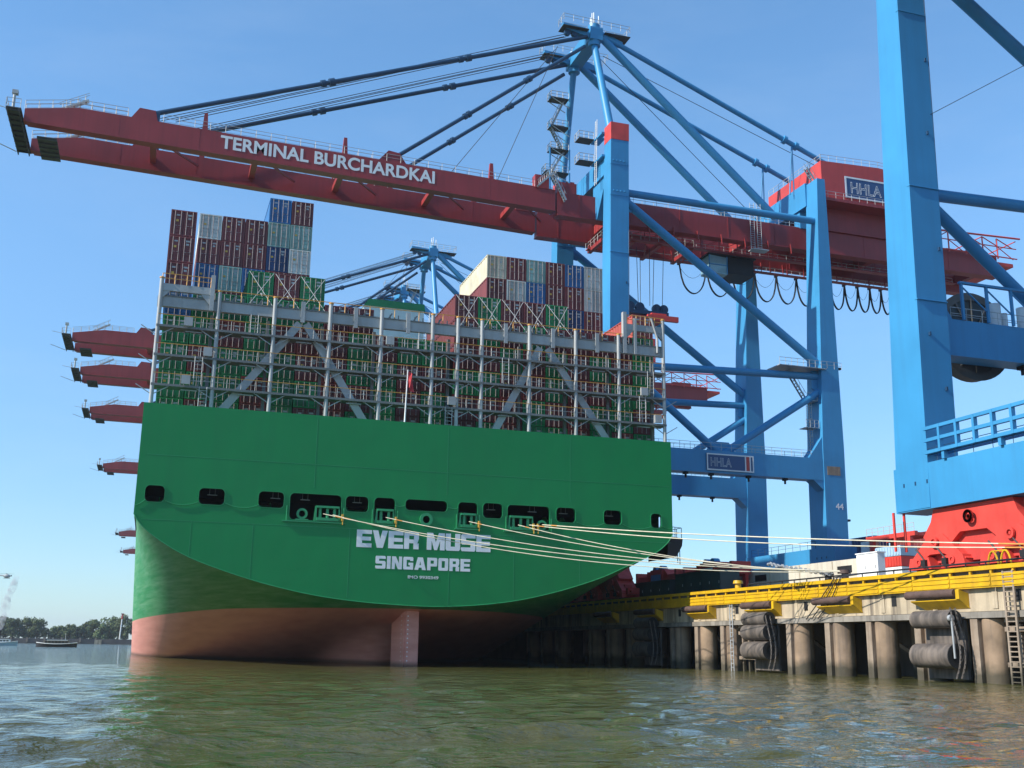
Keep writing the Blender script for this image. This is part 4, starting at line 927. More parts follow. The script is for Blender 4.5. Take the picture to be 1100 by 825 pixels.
for z in (12.7, 18.6): P(MB().box(-1.2, YT-.062, z, 51.2, YT-.048, z+.045), 'weld_seam', 'seam_green', tr)
P(MB().ring((25.0, YT-.12, 13.9), 'y', .36, .64, .22, 24), 'chock', 'green_light')
# inside of the mooring deck
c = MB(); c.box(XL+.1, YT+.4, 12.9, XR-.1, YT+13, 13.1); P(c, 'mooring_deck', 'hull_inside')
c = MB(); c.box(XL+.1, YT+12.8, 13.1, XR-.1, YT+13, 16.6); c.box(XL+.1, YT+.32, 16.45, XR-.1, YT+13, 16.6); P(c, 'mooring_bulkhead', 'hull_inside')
for x in (4.4, 10.2, 13.0, 18.0, 31.6, 36.0, 39.4, 44.5): P(MB().box(x, YT+1.4, 15.35, x+.9, YT+1.6, 15.42).tube((x+.2, YT+1.5, 15.4), (x+.2, YT+1.5, 16.5), .02, 4).tube((x+.7, YT+1.5, 15.4), (x+.7, YT+1.5, 16.5), .02, 4), 'deck_lamp', 'rail_grey')
for x in (1.2, 9.5, 19, 29.2, 40): P(MB().tube((x-1, YT+5, 14.3), (x+1, YT+5, 14.3), .8, 16).ring((x-1, YT+5, 14.3), 'x', .2, 1.1, .12, 18).ring((x+1, YT+5, 14.3), 'x', .2, 1.1, .12, 18).box(x-1.3, YT+4.3, 13.1, x+1.3, YT+5.7, 13.7), 'mooring_winch', 'green_paint')
def fairlead(x0, x1, n):
    c = MB(); z0, z1 = 13.32, 14.72; y = YT-.2
    c.box(x0, y, z0, x1, YT+.7, z0+.28); c.box(x0, y, z1-.2, x1, YT+.7, z1); c.prism([(x0-.25, z0), (x0, z0), (x0, z1), (x0-.12, z1)], 'y', y+.1, YT+.7); c.prism([(x1, z0), (x1+.2, z0), (x1+.1, z1), (x1, z1)], 'y', y+.1, YT+.7)
    P(c, 'fairlead_frame', 'green_light')
    for i in range(n):
        x = x0+(x1-x0)*(i+.5)/n; P(MB().tube((x, y+.3, z0+.28), (x, y+.3, z1-.2), .17, 12, .15), 'fairlead_roller', 'green_light')
for x0, x1, n in ((14.4, 16.45, 3), (20.2, 21.7, 2), (28.5, 30.0, 2), (33.6, 35.9, 3)): fairlead(x0, x1, n)
for xc in (13.05, 37.0): P(MB().ring((xc, YT+.15, 13.9), 'y', .3, .52, .3, 24).box(xc-.6, YT-.1, 13.3, xc+.6, YT+.3, 13.4), 'chock', 'green_light')
for x in (16.85, 22.0, 30.35, 36.05, 36.5): P(MB().box(x-.1, YT-.3, 13.35, x+.08, YT-.08, 14.0).tube((x, YT-.28, 13.0), (x, YT-.28, 13.4), .045, 5), 'rope_guard', 'sticker_y')
for x in (11.6, 16.95, 19.7, 22.15, 28.05, 30.4, 33.15, 37.95): P(MB().tube((x, YT-.12, 13.2), (x, YT-.12, 14.6), .05, 5), 'guide_bar', 'green_light')
for x0, x1 in ((11.2, 17.2), (19.6, 22.4), (27.9, 30.6), (32.9, 38.2)): P(MB().box(x0, YT-.2, 13.1, x1, YT-.06, 13.2), 'sill_strip', 'green_light')
c = MB()
for a, b in (((-1.9, 13.9), (-1.0, 14.5)), ((.7, 14.45), (3.6, 14.5)), ((6, 14.5), (9, 14.5)), ((40.7, 14.4), (43.7, 14.4)), ((45.8, 14.4), (49, 14.3)), ((27.2, 15.2), (28.2, 15.2)), ((21.9, 15.1), (22.9, 15.2)), ((50.3, 14.4), (51.5, 14.3))):
    c.path([(a[0]+(b[0]-a[0])*t_, YT-.12, a[1]+(b[1]-a[1])*t_-.35*4*t_*(1-t_)*min(1, (b[0]-a[0])/3)) for t_ in np.linspace(0, 1, 9)], .035, 5)
P(c, 'hand_line', 'green_light')
block_text('ship_name', 'EVER', 18.3, 24.35, 11.0, 12.65, YT-.06, 'letter_white', ship, SB, 0.06)
block_text('ship_name', 'MUSE', 25.15, 31.6, 11.0, 12.65, YT-.06, 'letter_white', ship, SB, 0.06, 0.62, {'M': 1.22})
block_text('port_of_registry', 'SINGAPORE', 20.2, 29.55, 9.05, 10.25, YT-.06, 'letter_white', ship, SB, 0.13, 0.6, {'I': 0.36, 'A': 1.15})
o_ = text_part('registration_number', 'IMO 9930349', 23.4, 26.4, 8.2, 8.5, YT-.062, 'white_paint', ship, SB, 0.02)
# rudder and skeg
s = MB(); s.prism([(105.4, -6), (105.4, 5.3), (111.2, 5.0), (110.9, -6)], 'x', 23.75, 25.2)
s.box(23.74, 105.38, 1.38, 25.21, 111.0, 1.44)
ru = P(s, 'rudder', 'hull_paint')
P(MB().prism([(105.1, -6), (105.1, 5.35), (105.42, 5.4), (105.42, -6)], 'x', 23.9, 25.1), 'rudder_edge', 'hull_paint', ru)
c = MB()
for k in range(11): c.box(23.73, 106.5, .5+k*.42, 23.75, 106.6, .6+k*.42)
for k in range(11): c.box(24.0, 105.08, .5+k*.42, 24.1, 105.099, .6+k*.42)
P(c, 'draft_marks', 'white_paint', ru)
# boarding platform outboard on the starboard quarter
s = MB(); s.prism([(51.52, 11.2), (52.5, 11.4), (53.2, 12.6), (53.3, 13.4), (51.52, 13.6)], 'y', 104.2, 109); bp_ = P(s, 'quarter_platform', 'dark')
c = MB(); c.rail([(51.7, 104.3, 13.5), (53.2, 104.3, 13.4), (53.2, 108.8, 13.4)], 1.1, 1, .04); c.tube((53.0, 104.4, 13.2), (53.0, 104.4, 10.6), .05, 5); c.tube((53.25, 105.4, 13.2), (53.25, 105.4, 10.9), .05, 5); P(c, 'platform_railing', 'dark', bp_)
# lashing bridge
LY = 105.0
lb = P(MB().box(-1.6, LY-.25, 33.3, 51.9, LY+.25, 34.3), 'lashing_bridge', 'bridge_grey')
c = MB(); c.box(-1.4, LY-.34, 34.3, 51.7, LY-.252, 34.42)
for x in np.arange(-1.4, 51.8, .86):
    c.box(x, LY-.3, 34.35, x+.1, LY-.2, 34.8+0.25*((int(x*7)) % 3 == 0))
for x in np.arange(0, 51, 2.6): c.bar((x, LY-.28, 34.3), (x+.4, LY-.28, 34.95), .1, .14)
P(c, 'lashing_fitting', 'bridge_dark', lb)
c = MB(); c.rail([(3.6, LY-.35, 34.4), (49.5, LY-.35, 34.4)], 1.0, 2.6, .045, False); P(c, 'top_handrail', 'yellow_rail', lb)
PX = [-1.35, 4.1, 9.45, 14.95, 20.15, 25.5, 28.2, 30.8, 36.05, 41.3, 46.3, 51.65]
for i, x in enumerate(PX):
    zt_ = 35.2 if 0 < i < 11 else (36.0 if i == 0 else 37.4)
    c = MB(); c.tube((x, LY-.4, 23.2), (x, LY-.4, zt_), .2, 10); p_ = P(c, 'post', 'bridge_grey', lb)
    P(MB().tube((x, LY-.4, zt_), (x, LY-.4, zt_+.12), .25, 10), 'post_cap', 'yellow_rail', p_)
for x in (12.2, 17.5, 22.9, 33.4, 38.7, 43.8): P(MB().box(x-.2, LY-.45, 33.0, x+.2, LY-.26, 35.15), 'stub_post', 'bridge_grey', lb)
for x in (3.6, 9.0, 14.4, 19.7, 27.6, 35.4, 40.6, 45.6, 50.9): P(MB().box(x-.15, LY+1.0, 23.2, x+.15, LY+1.3, 33.2), 'rear_post', 'bridge_dark', lb)
for xa, xb in (((4.9), (12.0)), ((19.0), (12.6)), ((32.3), (37.4)), ((45.2), (38.2))):
    c = MB(); c.bar((xa, LY+.1, 23.3), (xb, LY+.1, 33.0), .3, .75); P(c, 'diagonal_brace', 'bridge_grey', lb)
for zi, z in enumerate((25.6, 28.5, 31.35)):
    c = MB(); c.box(-1.5, LY-.55, z-.16, 51.8, LY+1.0, z); pl = P(c, 'walkway', 'bridge_dark', lb)
    c = MB(); c.mat('bridge_grey')
    c.mat('bridge_dark').box(-1.5, LY-.62, z-.18, 51.8, LY-.551, z+.04); c.mat('bridge_grey')
    for x in np.arange(-1.2, 51.6, 1.32): c.tube((x, LY-.58, z), (x, LY-.58, z+1.05), .028, 4, caps=False)
    c.tube((-1.4, LY-.58, z+.55), (51.7, LY-.58, z+.55), .022, 4); c.mat('yellow_rail'); c.tube((-1.4, LY-.58, z+1.05), (51.7, LY-.58, z+1.05), .04, 4)
    P(c, 'walkway_railing', None, pl)
    for x in PX:
        c = MB(); c.bar((x+.1, LY-.4, z-1.0), (x+1.5, LY-.4, z-.15), .07, .08); c.bar((x-.1, LY-.4, z-1.0), (x-1.5, LY-.4, z-.15), .07, .08)
        P(c, 'bracket', 'bridge_grey', pl)
    for x in np.arange(1.2, 50, 5.25): P(MB().box(x, LY-.3, z-.42, x+1.5, LY-.15, z-.34), 'tube_lamp', 'bridge_grey', pl)
for x, za, zb in ((2.3, 25.7, 28.5), (2.9, 23.4, 25.6), (7.2, 31.4, 33.2), (48.6, 25.7, 28.5), (49.6, 28.6, 31.4), (27.0, 23.4, 25.6), (24.0, 31.4, 33.1), (33.0, 28.6, 31.3)): P(MB().ladder((x, LY-.62, za), (x, LY-.62, zb), .7, (1, 0, 0), .04), 'access_ladder', 'bridge_grey', lb)
for x, z in ((1.0, 31.4), (1.2, 25.7), (48.7, 28.6), (50.3, 25.7), (3.0, 28.6), (27.2, 25.8), (20.6, 31.5)): P(MB().box(x, LY-.9, z, x+.8, LY-.65, z+.85), 'control_box', 'bridge_grey', lb)
# end towers
for x0, x1, zt_ in ((-1.6, 3.4, 36.8), (47.0, 51.9, 37.9)):
    c = MB(); xi = x1 if x0 < 0 else x0
    c.box(xi-.2, LY-.6, 33.2, xi+.2, LY-.1, zt_); c.box(x0+.2, LY-.5, zt_-2.0, x1-.2, LY-.1, zt_-1.3)
    c.prism([(x0+.2, zt_-2.0), (x0+1.1, zt_-2.0), (x0+.2, zt_-3.0)], 'y', LY-.45, LY-.15); c.prism([(x1-.2, zt_-2.0), (x1-1.1, zt_-2.0), (x1-.2, zt_-3.0)], 'y', LY-.45, LY-.15)
    if x0 > 0: c.box(xi+1.1, LY-.6, 33.2, xi+1.4, LY-.2, zt_-.6); c.tube((50.2, LY-.5, zt_-.4), (50.9, LY-.5, zt_-2.6), .14, 6); c.tube((50.9, LY-.5, zt_-2.6), (50.9, LY-.5, 33.6), .14, 6)
    P(c, 'end_tower', 'bridge_grey', lb)
    c = MB(); c.rail([(x0+.3, LY-.5, zt_-1.3), (x1-.2, LY-.5, zt_-1.3)], 1.0, 1.2, .045); P(c, 'tower_railing', 'yellow_rail', lb)
# ensign on its staff
c = MB(); c.tube((22.75, LY-1.0, 23.3), (22.9, LY-1.0, 29.0), .09, 8, .05); fs_ = P(c, 'flagstaff', 'white_paint')
c = MB(); gx = []
for i in range(9):
    for j in range(7):
        u, w = i/8, j/6; gx.append((22.95+.55*w+.12*math.sin(5*w+2*u), LY-1.0+.18*math.sin(7*w+3*u), 28.9-1.7*u-.5*w))
c.poly(gx, [(i*7+j, i*7+j+1, (i+1)*7+j+1, (i+1)*7+j) for i in range(8) for j in range(6)]); P(c, 'ensign', 'flag_red', fs_)
# funnel casing seen over the containers, amidships
s = MB(); s.mat('white_paint'); s.taper(25.2, 36.0, 152, 166, 23, 26.6, 35.6, 152, 166, 50.7); s.mat('green_paint'); s.taper(26.5, 35.7, 151.8, 166.2, 50.7, 27.2, 35.6, 151.8, 166.2, 51.7)
P(s, 'funnel_casing', None)

# ------------------------------------------------------------------ containers
def container_meshes(Wd, H, Lg):
    c = MB(); w = Wd/2; p = .14
    for x in (-w, w-p): c.box(x, 0, 0, x+p, p, H); c.box(x, Lg-p, 0, x+p, Lg, H)
    c.box(-w+p, 0, 0, w-p, .12, .16); c.box(-w+p, 0, H-.14, w-p, .12, H)
    n = 34; prof_l = []
    for sx in (-1, 1):
        pts = []
        for i in range(n*2+1):
            y = p+(Lg-2*p)*i/(n*2); off = .0 if (i//2) % 2 == 0 else .07
            pts += [(sx*(w-.03-off), y, .16), (sx*(w-.03-off), y, H-.12)]
        c.poly(pts, [(2*i, 2*i+2, 2*i+3, 2*i+1) for i in range(n*2)])
        c.box(sx*w-(.06 if sx > 0 else 0), p, 0, sx*w+(.06 if sx < 0 else 0), Lg-p, .16); c.box(sx*w-(.06 if sx > 0 else 0), p, H-.12, sx*w+(.06 if sx < 0 else 0), Lg-p, H)
    c.poly([(-w+.06, p, H-.03), (w-.06, p, H-.03), (w-.06, Lg-p, H-.03), (-w+.06, Lg-p, H-.03)], [(0, 1, 2, 3)])
    c.poly([(-w+.06, p, .05), (w-.06, p, .05), (w-.06, Lg-p, .05), (-w+.06, Lg-p, .05)], [(3, 2, 1, 0)])
    c.poly([(-w, Lg-.02, 0), (w, Lg-.02, 0), (w, Lg-.02, H), (-w, Lg-.02, H)], [(0, 1, 2, 3)])
    def mk(mb, name, first):
        me = bpy.data.meshes.new(name); me.from_pydata(mb.v, [], mb.f)
        for q_ in ([first]+[k for k in mb.mats if k != '@']): me.materials.append(M[q_])
        if mb.mats: me.polygons.foreach_set('material_index', mb.mi)
        bm = bmesh.new(); bm.from_mesh(me); bmesh.ops.recalc_face_normals(bm, faces=bm.faces); bm.to_mesh(me); bm.free(); return me
    body = mk(c, 'body', 'box_maroon')
    doors = []
    for sgn in (-1, 1):
        d = MB(); d.mats = ['@']; d.cur = 0
        x0, x1 = (-w+p+.01, -.02) if sgn < 0 else (.02, w-p-.01)
        d.box(x0, .07, .17, x1, .11, H-.15)
        hh = (H-.5)/5
        for i in range(5): z = .28+i*hh; d.box(x0+.08, .035, z, x1-.08, .071, z+hh*.55)
        d.mat('sticker')
        if sgn > 0: d.box(x0+.36, .02, H-.55, x1-.32, .034, H-.38); d.box(x0+.4, .02, H-.9, x1-.4, .034, H-.7)
        else: d.mat('sticker_y'); d.box(x0+.36, .02, H*.55, x0+.62, .034, H*.55+.22); d.mat('sticker'); d.box(x0+.38, .02, H-.6, x1-.36, .034, H-.45)
        rods = []
        for fx in (.24, .78):
            r_ = MB(); x = x0+(x1-x0)*fx; r_.tube((x, .0, .1), (x, .0, H-.08), .03, 6)
            for z in (.2, H*.3, H*.66, H-.25): r_.box(x-.055, -.01, z, x+.055, .04, z+.05)
            r_.box(x-.02, -.04, H*.38, x+.24*(1 if fx < .5 else -1), -.02, H*.38+.04)
            rods.append(mk(r_, 'lock_rod', 'rod_grey'))
        doors.append((mk(d, 'door', 'box_maroon'), rods))
    return body, doors
CM = {False: container_meshes(2.5, 2.70, 12.8), True: container_meshes(2.5, 2.96, 12.8)}
def container(x, y, z, colour, high, label, group='containers stacked on the ship', rot=0):
    nm = 'shipping_container'
    o = empty(nm, (x, y, z), label, 'container', group); o.rotation_euler = (0, 0, rot)
    body, doors = CM[high]
    def link(n, me, par):
        k = bpy.data.objects.new(n, me); COL.objects.link(k); k.parent = par; return k
    def paint(k):
        k.material_slots[0].link = 'OBJECT'; k.material_slots[0].material = M['box_'+colour]
    b = link('body', body, o); paint(b)
    for dm, rods in doors:
        d = link('door', dm, o); paint(d)
        for r_ in rods: link('lock_rod', r_, d)
    return o
def colx(k): return (-1.0+2.6*k+1.3) if k < 11 else (28.4+2.58*(k-11)+1.29)
ORD = ['first', 'second', 'third', 'fourth', 'fifth', 'sixth', 'seventh', 'eighth', 'ninth', 'tenth', 'eleventh', 'twelfth', 'thirteenth', 'fourteenth', 'fifteenth', 'sixteenth', 'seventeenth', 'eighteenth', 'nineteenth', 'twentieth']
CN = dict(maroon='maroon', green='green', blue='blue', teal='pale green', grey='pale grey', navy='navy', cream='cream', red='red')
ROWS = ['gmgmgmmggmgmgmggmgmg', 'gggmggmmgmgmmmgmmggm', 'gmgggmmggmmggmmgmmgg', 'ggmgmmmgmggmmgmgmgmg', 'mgggggmmmggmgmgmmmmg']
cm = {'g': 'green', 'm': 'maroon'}
for t_, row in enumerate(ROWS):
    z = 22.15+2.75*t_
    for k, ch in enumerate(row):
        if t_ == 4 and k in (8, 9, 10): continue
        co_ = cm[ch]
        if t_ == 4 and k == 0: co_ = 'blue'
        lev = ['lowest', 'second', 'third', 'fourth', 'top'][t_]
        container(colx(k), 107.0, z, co_, False, '%s container behind the grey lashing bridge, %s level, %s from the left' % (CN[co_], lev, ORD[k]))
z5 = 22.15+2.75*5
for k, zz, co_, l in ((0, z5, 'maroon', 'maroon container in the left end tower, lowest of the narrow leftmost stack'), (0, z5+2.75, 'maroon', 'maroon container in the middle of the leftmost narrow stack, next to a gap'), (0, z5+5.5, 'maroon', 'maroon container topping the leftmost narrow stack beside a gap'),
                      (3, z5, 'green', 'green container with lit left side, left of three above the bridge at left'), (4, z5, 'maroon', 'maroon container with crossed rods between two green ones at left'), (5, z5, 'green', 'green container above the bridge at the right end of the left group'),
                      (11, z5, 'maroon', 'maroon container with red lit side, left end of the right front row'), (12, z5, 'green', 'green container second from left in the front row below the cream container'), (13, z5, 'maroon', 'maroon container in the right front row, just right of its first green one'),
                      (14, z5, 'maroon', 'maroon container left of the last green one in the front row at right'), (15, z5, 'green', 'green container at the right end of the front row, beside a navy one'), (19, z5, 'red', 'red container inside the right end tower of the lashing bridge')):
    container(colx(k)-(0.15 if k == 0 else 0), 107.0, zz, co_, False, l)
NUMW = ['one', 'two', 'three', 'four', 'five', 'six']
BK = [(1, 49.8, ['grey', 'maroon', 'blue', 'maroon']), (2, 49.8, ['maroon', 'maroon', 'teal', 'maroon']), (3, 49.8, ['maroon', 'maroon', 'blue', 'maroon']),
      (4, 52.8, ['blue', 'teal', 'navy', 'maroon', 'maroon']), (5, 52.8, ['maroon', 'teal', 'grey', 'maroon', 'maroon'])]
for k, top, cols in BK:
    for i, co_ in enumerate(cols):
        container(1.85+2.57*(k-1)+1.29, 121.5, top-3.0*(i+1), co_, True, '%s container in the left rear group, column %s, %s from its top' % (CN[co_], NUMW[k-1], ORD[i]))
BR = [['cream', 'maroon', 'maroon', 'maroon'], ['maroon', 'grey', 'green', 'maroon'], ['teal', 'blue', 'maroon', 'green'], ['maroon', 'maroon', 'grey', 'maroon'], ['blue', 'maroon', 'navy', 'maroon'], ['grey', 'grey', 'maroon', 'maroon']]
for j, cols in enumerate(BR):
    for i, co_ in enumerate(cols):
        container(36.2+2.58*j+1.29, 121.5, 49.2-2.98*(i+1), co_, True, '%s container in the right rear group, column %s, %s from its top' % (CN[co_], NUMW[j], ORD[i]))
# lashing rods crossed over the container ends of the upper front row
for k, w_ in ((3, 'left green container at left'), (4, 'maroon container between two green ones'), (5, 'right green container at left'), (11, 'maroon container at the left end of the right row'), (12, 'first green container of the right row'), (13, 'middle maroon container of the right row'), (14, 'fourth container of the right row'), (15, 'last green container of the right row')):
    x = colx(k); b = (x, 106.7, 35.0); c = MB()
    c.tube((x-1.2, 106.85, z5+2.6), (x+1.1, LY+.2, 34.6), .03, 6); c.tube((x+1.2, 106.85, z5+2.6), (x-1.1, LY+.2, 34.6), .03, 6); c.tube((x, 106.0, 36.0), (x+.15, 105.9, 35.7), .08, 6)
    tag(c.build('lashing_rods', 'rail_grey', None, b), 'crossed steel lashing rods over the ' + w_, 'lashing', 'crossed lashing rods')
# stacks on the terminal behind the wall, seen between the crane leg and the white cabin
for i in range(4):
    container(104, 121.5, QZ+2.72*i, 'maroon' if i % 2 else 'red', False, '%s container at level %s of the terminal stack right of crane leg' % ('maroon' if i % 2 else 'red', ['one', 'two', 'three', 'four'][i]), 'containers stacked on the terminal')
    container(101, 134.5, QZ+2.72*i, 'navy' if i != 1 else 'blue', False, '%s container at level %s of the terminal stack just behind the crane leg' % ('navy' if i != 1 else 'blue', ['one', 'two', 'three', 'four'][i]), 'containers stacked on the terminal')
t = empty('straddle_carrier', (97, 125, QZ), 'red straddle carrier parked in front of the terminal container stacks', 'vehicle'); b = (97, 125, QZ)
c = MB()
for x in (95.4, 98.8):
    for y in (121, 129): c.box(x, y, QZ+.9, x+.5, y+.7, 17.0)
    c.box(x-.1, 119.5, QZ+.6, x+.6, 131, QZ+1.3); c.box(x, 120, 17.0, x+.5, 130.5, 17.6)
c.box(95.9, 120.5, 17.05, 98.8, 130, 17.5); c.build('frame', 'bright_red', t, b)
for x in (95.65, 99.05):
    for y in (120.5, 123.4, 127, 130): MB().tube((x-.2, y, QZ+.62), (x+.2, y, QZ+.62), .62, 16).build('wheel', 'dark', t, b)
MB().box(95.3, 129.8, 15.4, 97.0, 131.6, 17.0).build('cab', 'white_paint', t, b)
c = MB(); c.rail([(95.5, 120.2, 17.6), (95.5, 130.4, 17.6)], 1.1, 1.2, .05); c.build('railing', 'rail_grey', t, b)

# ------------------------------------------------------------------ mooring ropes
def rope(p0, p1, sag, label, r=.038, tail=None):
    p0 = Vector(p0); p1 = Vector(p1); pts = []
    for t_ in np.linspace(0, 1, 40): a = p0.lerp(p1, t_); a.z -= sag*4*t_*(1-t_); pts.append(a)
    c = MB(); n = len(pts); k = n-1 if not tail else int(n*(1-tail))
    c.mat('rope').path(pts[:2], r, 6); c.mat('rope_orange').path(pts[1:2]+[pts[1].lerp(pts[2], .6)], r*1.25, 6); c.mat('rope').path(pts[1:k+1], r, 6)
    if tail: c.mat('rope_orange').path(pts[k:], r*1.2, 6)
    tag(c.build('mooring_rope', None, None, tuple(p0)), label, 'rope', 'mooring ropes from the stern to the quay')
rope((37.0, YT-.1, 13.95), (56.3, 52.9, 8.6), .35, 'upper of the two long pale mooring ropes running nearly level to the right edge', .047, .15)
rope((35.6, YT-.2, 13.85), (56.7, 52.5, 8.5), .75, 'lower of the two long pale mooring ropes running nearly level to the right edge', .043, .15)
rope((15.0, YT-.2, 13.95), (55.3, 79.5, 8.6), 1.2, 'mooring rope from the left fairlead crossing over the word EVER, upper of its pair')
rope((15.9, YT-.2, 13.9), (55.5, 79.0, 8.5), 1.6, 'mooring rope from the left fairlead crossing over the word EVER, lower of its pair')
rope((21.0, YT-.2, 13.9), (55.4, 79.2, 8.55), 1.0, 'mooring rope from the fairlead right above the letter R of EVER')
rope((29.3, YT-.2, 13.9), (55.2, 81.6, 8.6), .7, 'mooring rope from the fairlead right of the oval hole, above the word MUSE')
rope((34.4, YT-.2, 13.8), (55.5, 81.4, 8.5), .7, 'shortest mooring rope from the right fairlead to the far bollard')
# chafing sleeves and chain tails where the bundle reaches the quay
c = MB()
for k in range(5):
    a = Vector((50.5+.15*k, 82.9+.3*k, 9.15+.06*k)); d_ = Vector((55.0, 79.8+.2*k, 8.3))
    for i in range(20):
        u0, u1 = i/20, (i+.7)/20; p = a.lerp(d_, u0); q2 = a.lerp(d_, u1); off = Vector((0, .08*math.sin(i*2.1+k), .1*math.cos(i*1.7+k))); c.tube(p+off, q2+off, .075, 5)
tag(c.build('chain_tails', 'galv', None, (53, 81, 8)), 'tangle of grey chain tails where the rope bundle meets the quay', 'chain')
# ------------------------------------------------------------------ far shore
c = MB(); c.box(-900, 905, -2, -4, 907, 3.6); bw = tag(c.build('bank_wall', 'bank_wall', None, (-300, 905, 0)), 'low dark quay wall along the far river bank', 'wall')
for x in (-95, -84, -72, -60, -47, -36): MB().box(x, 903.5, -1, x+1.2, 905, 4.4).build('dolphin_pile', 'timber', bw, (-300, 905, 0))
MB().box(-36, 903, -1, -31, 904.9, 3.0).build('pale_post', 'concrete', bw, (-300, 905, 0))
tag(MB().box(-1500, 907, -2, 20, 1500, 3.0).build('far_bank', 'bank_soil'), 'flat ground of the far river bank', 'ground', kind='structure')
def tree_obj(x, y, h, rad, m_, label, seed):
    rng = random.Random(seed); b = (x, y, 3.0); t = empty('broadleaf_tree', b, label, 'tree', 'trees on the far bank')
    c = MB(); c.tube((x, y, 3), (x, y, 3+h*.45), .45, 7, .3)
    for k in range(5):
        a = rng.random()*6.28; c.tube((x, y, 3+h*.3), (x+rad*.6*math.cos(a), y+rad*.6*math.sin(a), 3+h*(.55+.2*rng.random())), .22, 5, .08)
    c.build('trunk', 'bark', t, b)
    c = MB(); cl = []
    for k in range(22):
        a = rng.random()*6.28; u = rng.random(); zz = .12+.76*rng.random(); rr = rad*(1-abs(zz-.42)*.9)*math.sqrt(u)*.95
        cl.append((x+rr*math.cos(a), y+rr*math.sin(a), 3+h*zz, rad*(.28+.22*rng.random())))
    for cx, cy, cz, r in cl:
        for k in range(120):
            v = Vector((rng.gauss(0, 1), rng.gauss(0, 1), rng.gauss(0, 1))).normalized()*r*(.6+.45*rng.random())
            p = Vector((cx, cy, cz))+v; s_ = .45+.5*rng.random()
            n_ = (v.normalized()+Vector((rng.gauss(0, .5), rng.gauss(0, .5), rng.gauss(0, .5)))).normalized(); a_ = n_.orthogonal().normalized(); b_ = n_.cross(a_)
            c.poly([p-a_*s_, p-b_*s_*.7, p+a_*s_, p+b_*s_*.7], [(0, 1, 2, 3)])
    c.build('crown', m_, t, b)
TR = [(-128, 930, 15, 8), (-113, 925, 14, 7), (-104, 940, 14.5, 7), (-95, 922, 13, 6.5), (-86, 928, 14, 7), (-78, 920, 13.5, 6), (-66, 935, 8, 5), (-60, 925, 9, 5), (-54, 930, 10, 5.5), (-49, 922, 10, 5), (-44, 936, 12, 6), (-38, 926, 12.5, 6), (-31, 922, 10, 5.5), (-27, 932, 15.5, 7.5), (-19, 925, 16, 8), (-9, 928, 14.5, 7.5), (0, 925, 14, 7), (9, 930, 13, 7)]
for i, (x, y, h, r) in enumerate(TR):
    tree_obj(x, y, h*1.15, r*1.1, 'foliage_a' if i % 3 else 'foliage_b', 'green broadleaf tree on the far bank, %s from the left of the row' % ORD[i], i)
b = (-18, 915, 3); t = empty('signal_mast', b, 'red and white slender mast rising above the far trees beside the ship', 'mast')
MB().tube((-18.5, 915, 3), (-17.9, 915, 19), .5, 10, .4).build('pole', 'white_paint', t, b)
MB().tube((-17.9, 915, 19), (-17.8, 915, 22.5), .6, 10, .55).build('head', 'house_red', t, b)
MB().box(-19, 914.2, 22.5, -16.6, 915.8, 23.3).build('lamp_house', 'crane_red', t, b)
# ------------------------------------------------------------------ boats
def boat(x, y, L_, H_, label, dark, funnel):
    b = (x, y, 0); t = empty('harbour_launch', b, label, 'boat', 'boats out on the river')
    c = MB(); n = 12; secs = []
    for i in range(n+1):
        u = i/n; w = 1.7*(1-abs(2*u-1)**3.2)+.05; sh = H_*(.75+.35*(2*u-1)**2); X = x-L_/2+L_*u
        secs.append([(X, y-w*.75, -.4), (X, y-w, sh), (X, y+w, sh), (X, y+w*.75, -.4)])
    pts = [p for s_ in secs for p in s_]
    fs = [(i*4+j, i*4+(j+1) % 4, (i+1)*4+(j+1) % 4, (i+1)*4+j) for i in range(n) for j in range(4)]
    c.poly(pts, fs+[(0, 1, 2, 3), (n*4+3, n*4+2, n*4+1, n*4)]); h_ = c.build('hull', dark, t, b)
    c = MB()
    for s0, s1 in zip(secs, secs[1:]): c.tube(s0[1], s1[1], .12, 5)
    c.build('gunwale', 'white_paint', h_, b)
    c = MB(); c.box(x-L_*.32, y-1.2, H_*.75, x+L_*.3, y+1.2, H_*.75+1.1); cb_ = c.build('cabin', 'timber' if dark == 'dark' else 'white_paint', t, b)
    c = MB()
    for i in range(7): xx = x-L_*.29+i*L_*.083; c.box(xx, y-1.23, H_*.75+.35, xx+L_*.06, y-1.2, H_*.75+.85)
    c.build('window', 'dark', cb_, b)
    MB().box(x-L_*.24, y-1.4, H_*.75+1.1, x+L_*.26, y+1.4, H_*.75+1.3).build('roof', 'white_paint', t, b)
    if funnel: MB().tube((x, y, H_*.75+1.2), (x, y, H_+4.0), .45, 12).build('funnel', 'dark', t, b)
    else: MB().tube((x+L_*.2, y, H_+.8), (x+L_*.2, y, H_+3.2), .06, 6).build('mast', 'rail_grey', t, b)
    c = MB()
    for i in range(4): xx = x-L_*.4+i*L_*.06; c.tube((xx, y, H_*.7), (xx, y, H_*.7+1.3), .2, 6, .16)
    return t
boat(-27.2, 394, 12.5, 1.3, 'dark open harbour launch with a pale roof crossing the river left of the ship', 'dark', False)
boat(-51.5, 454, 13, 1.5, 'white steam launch with dark funnel at the left edge of the river', 'pale_blue', True)
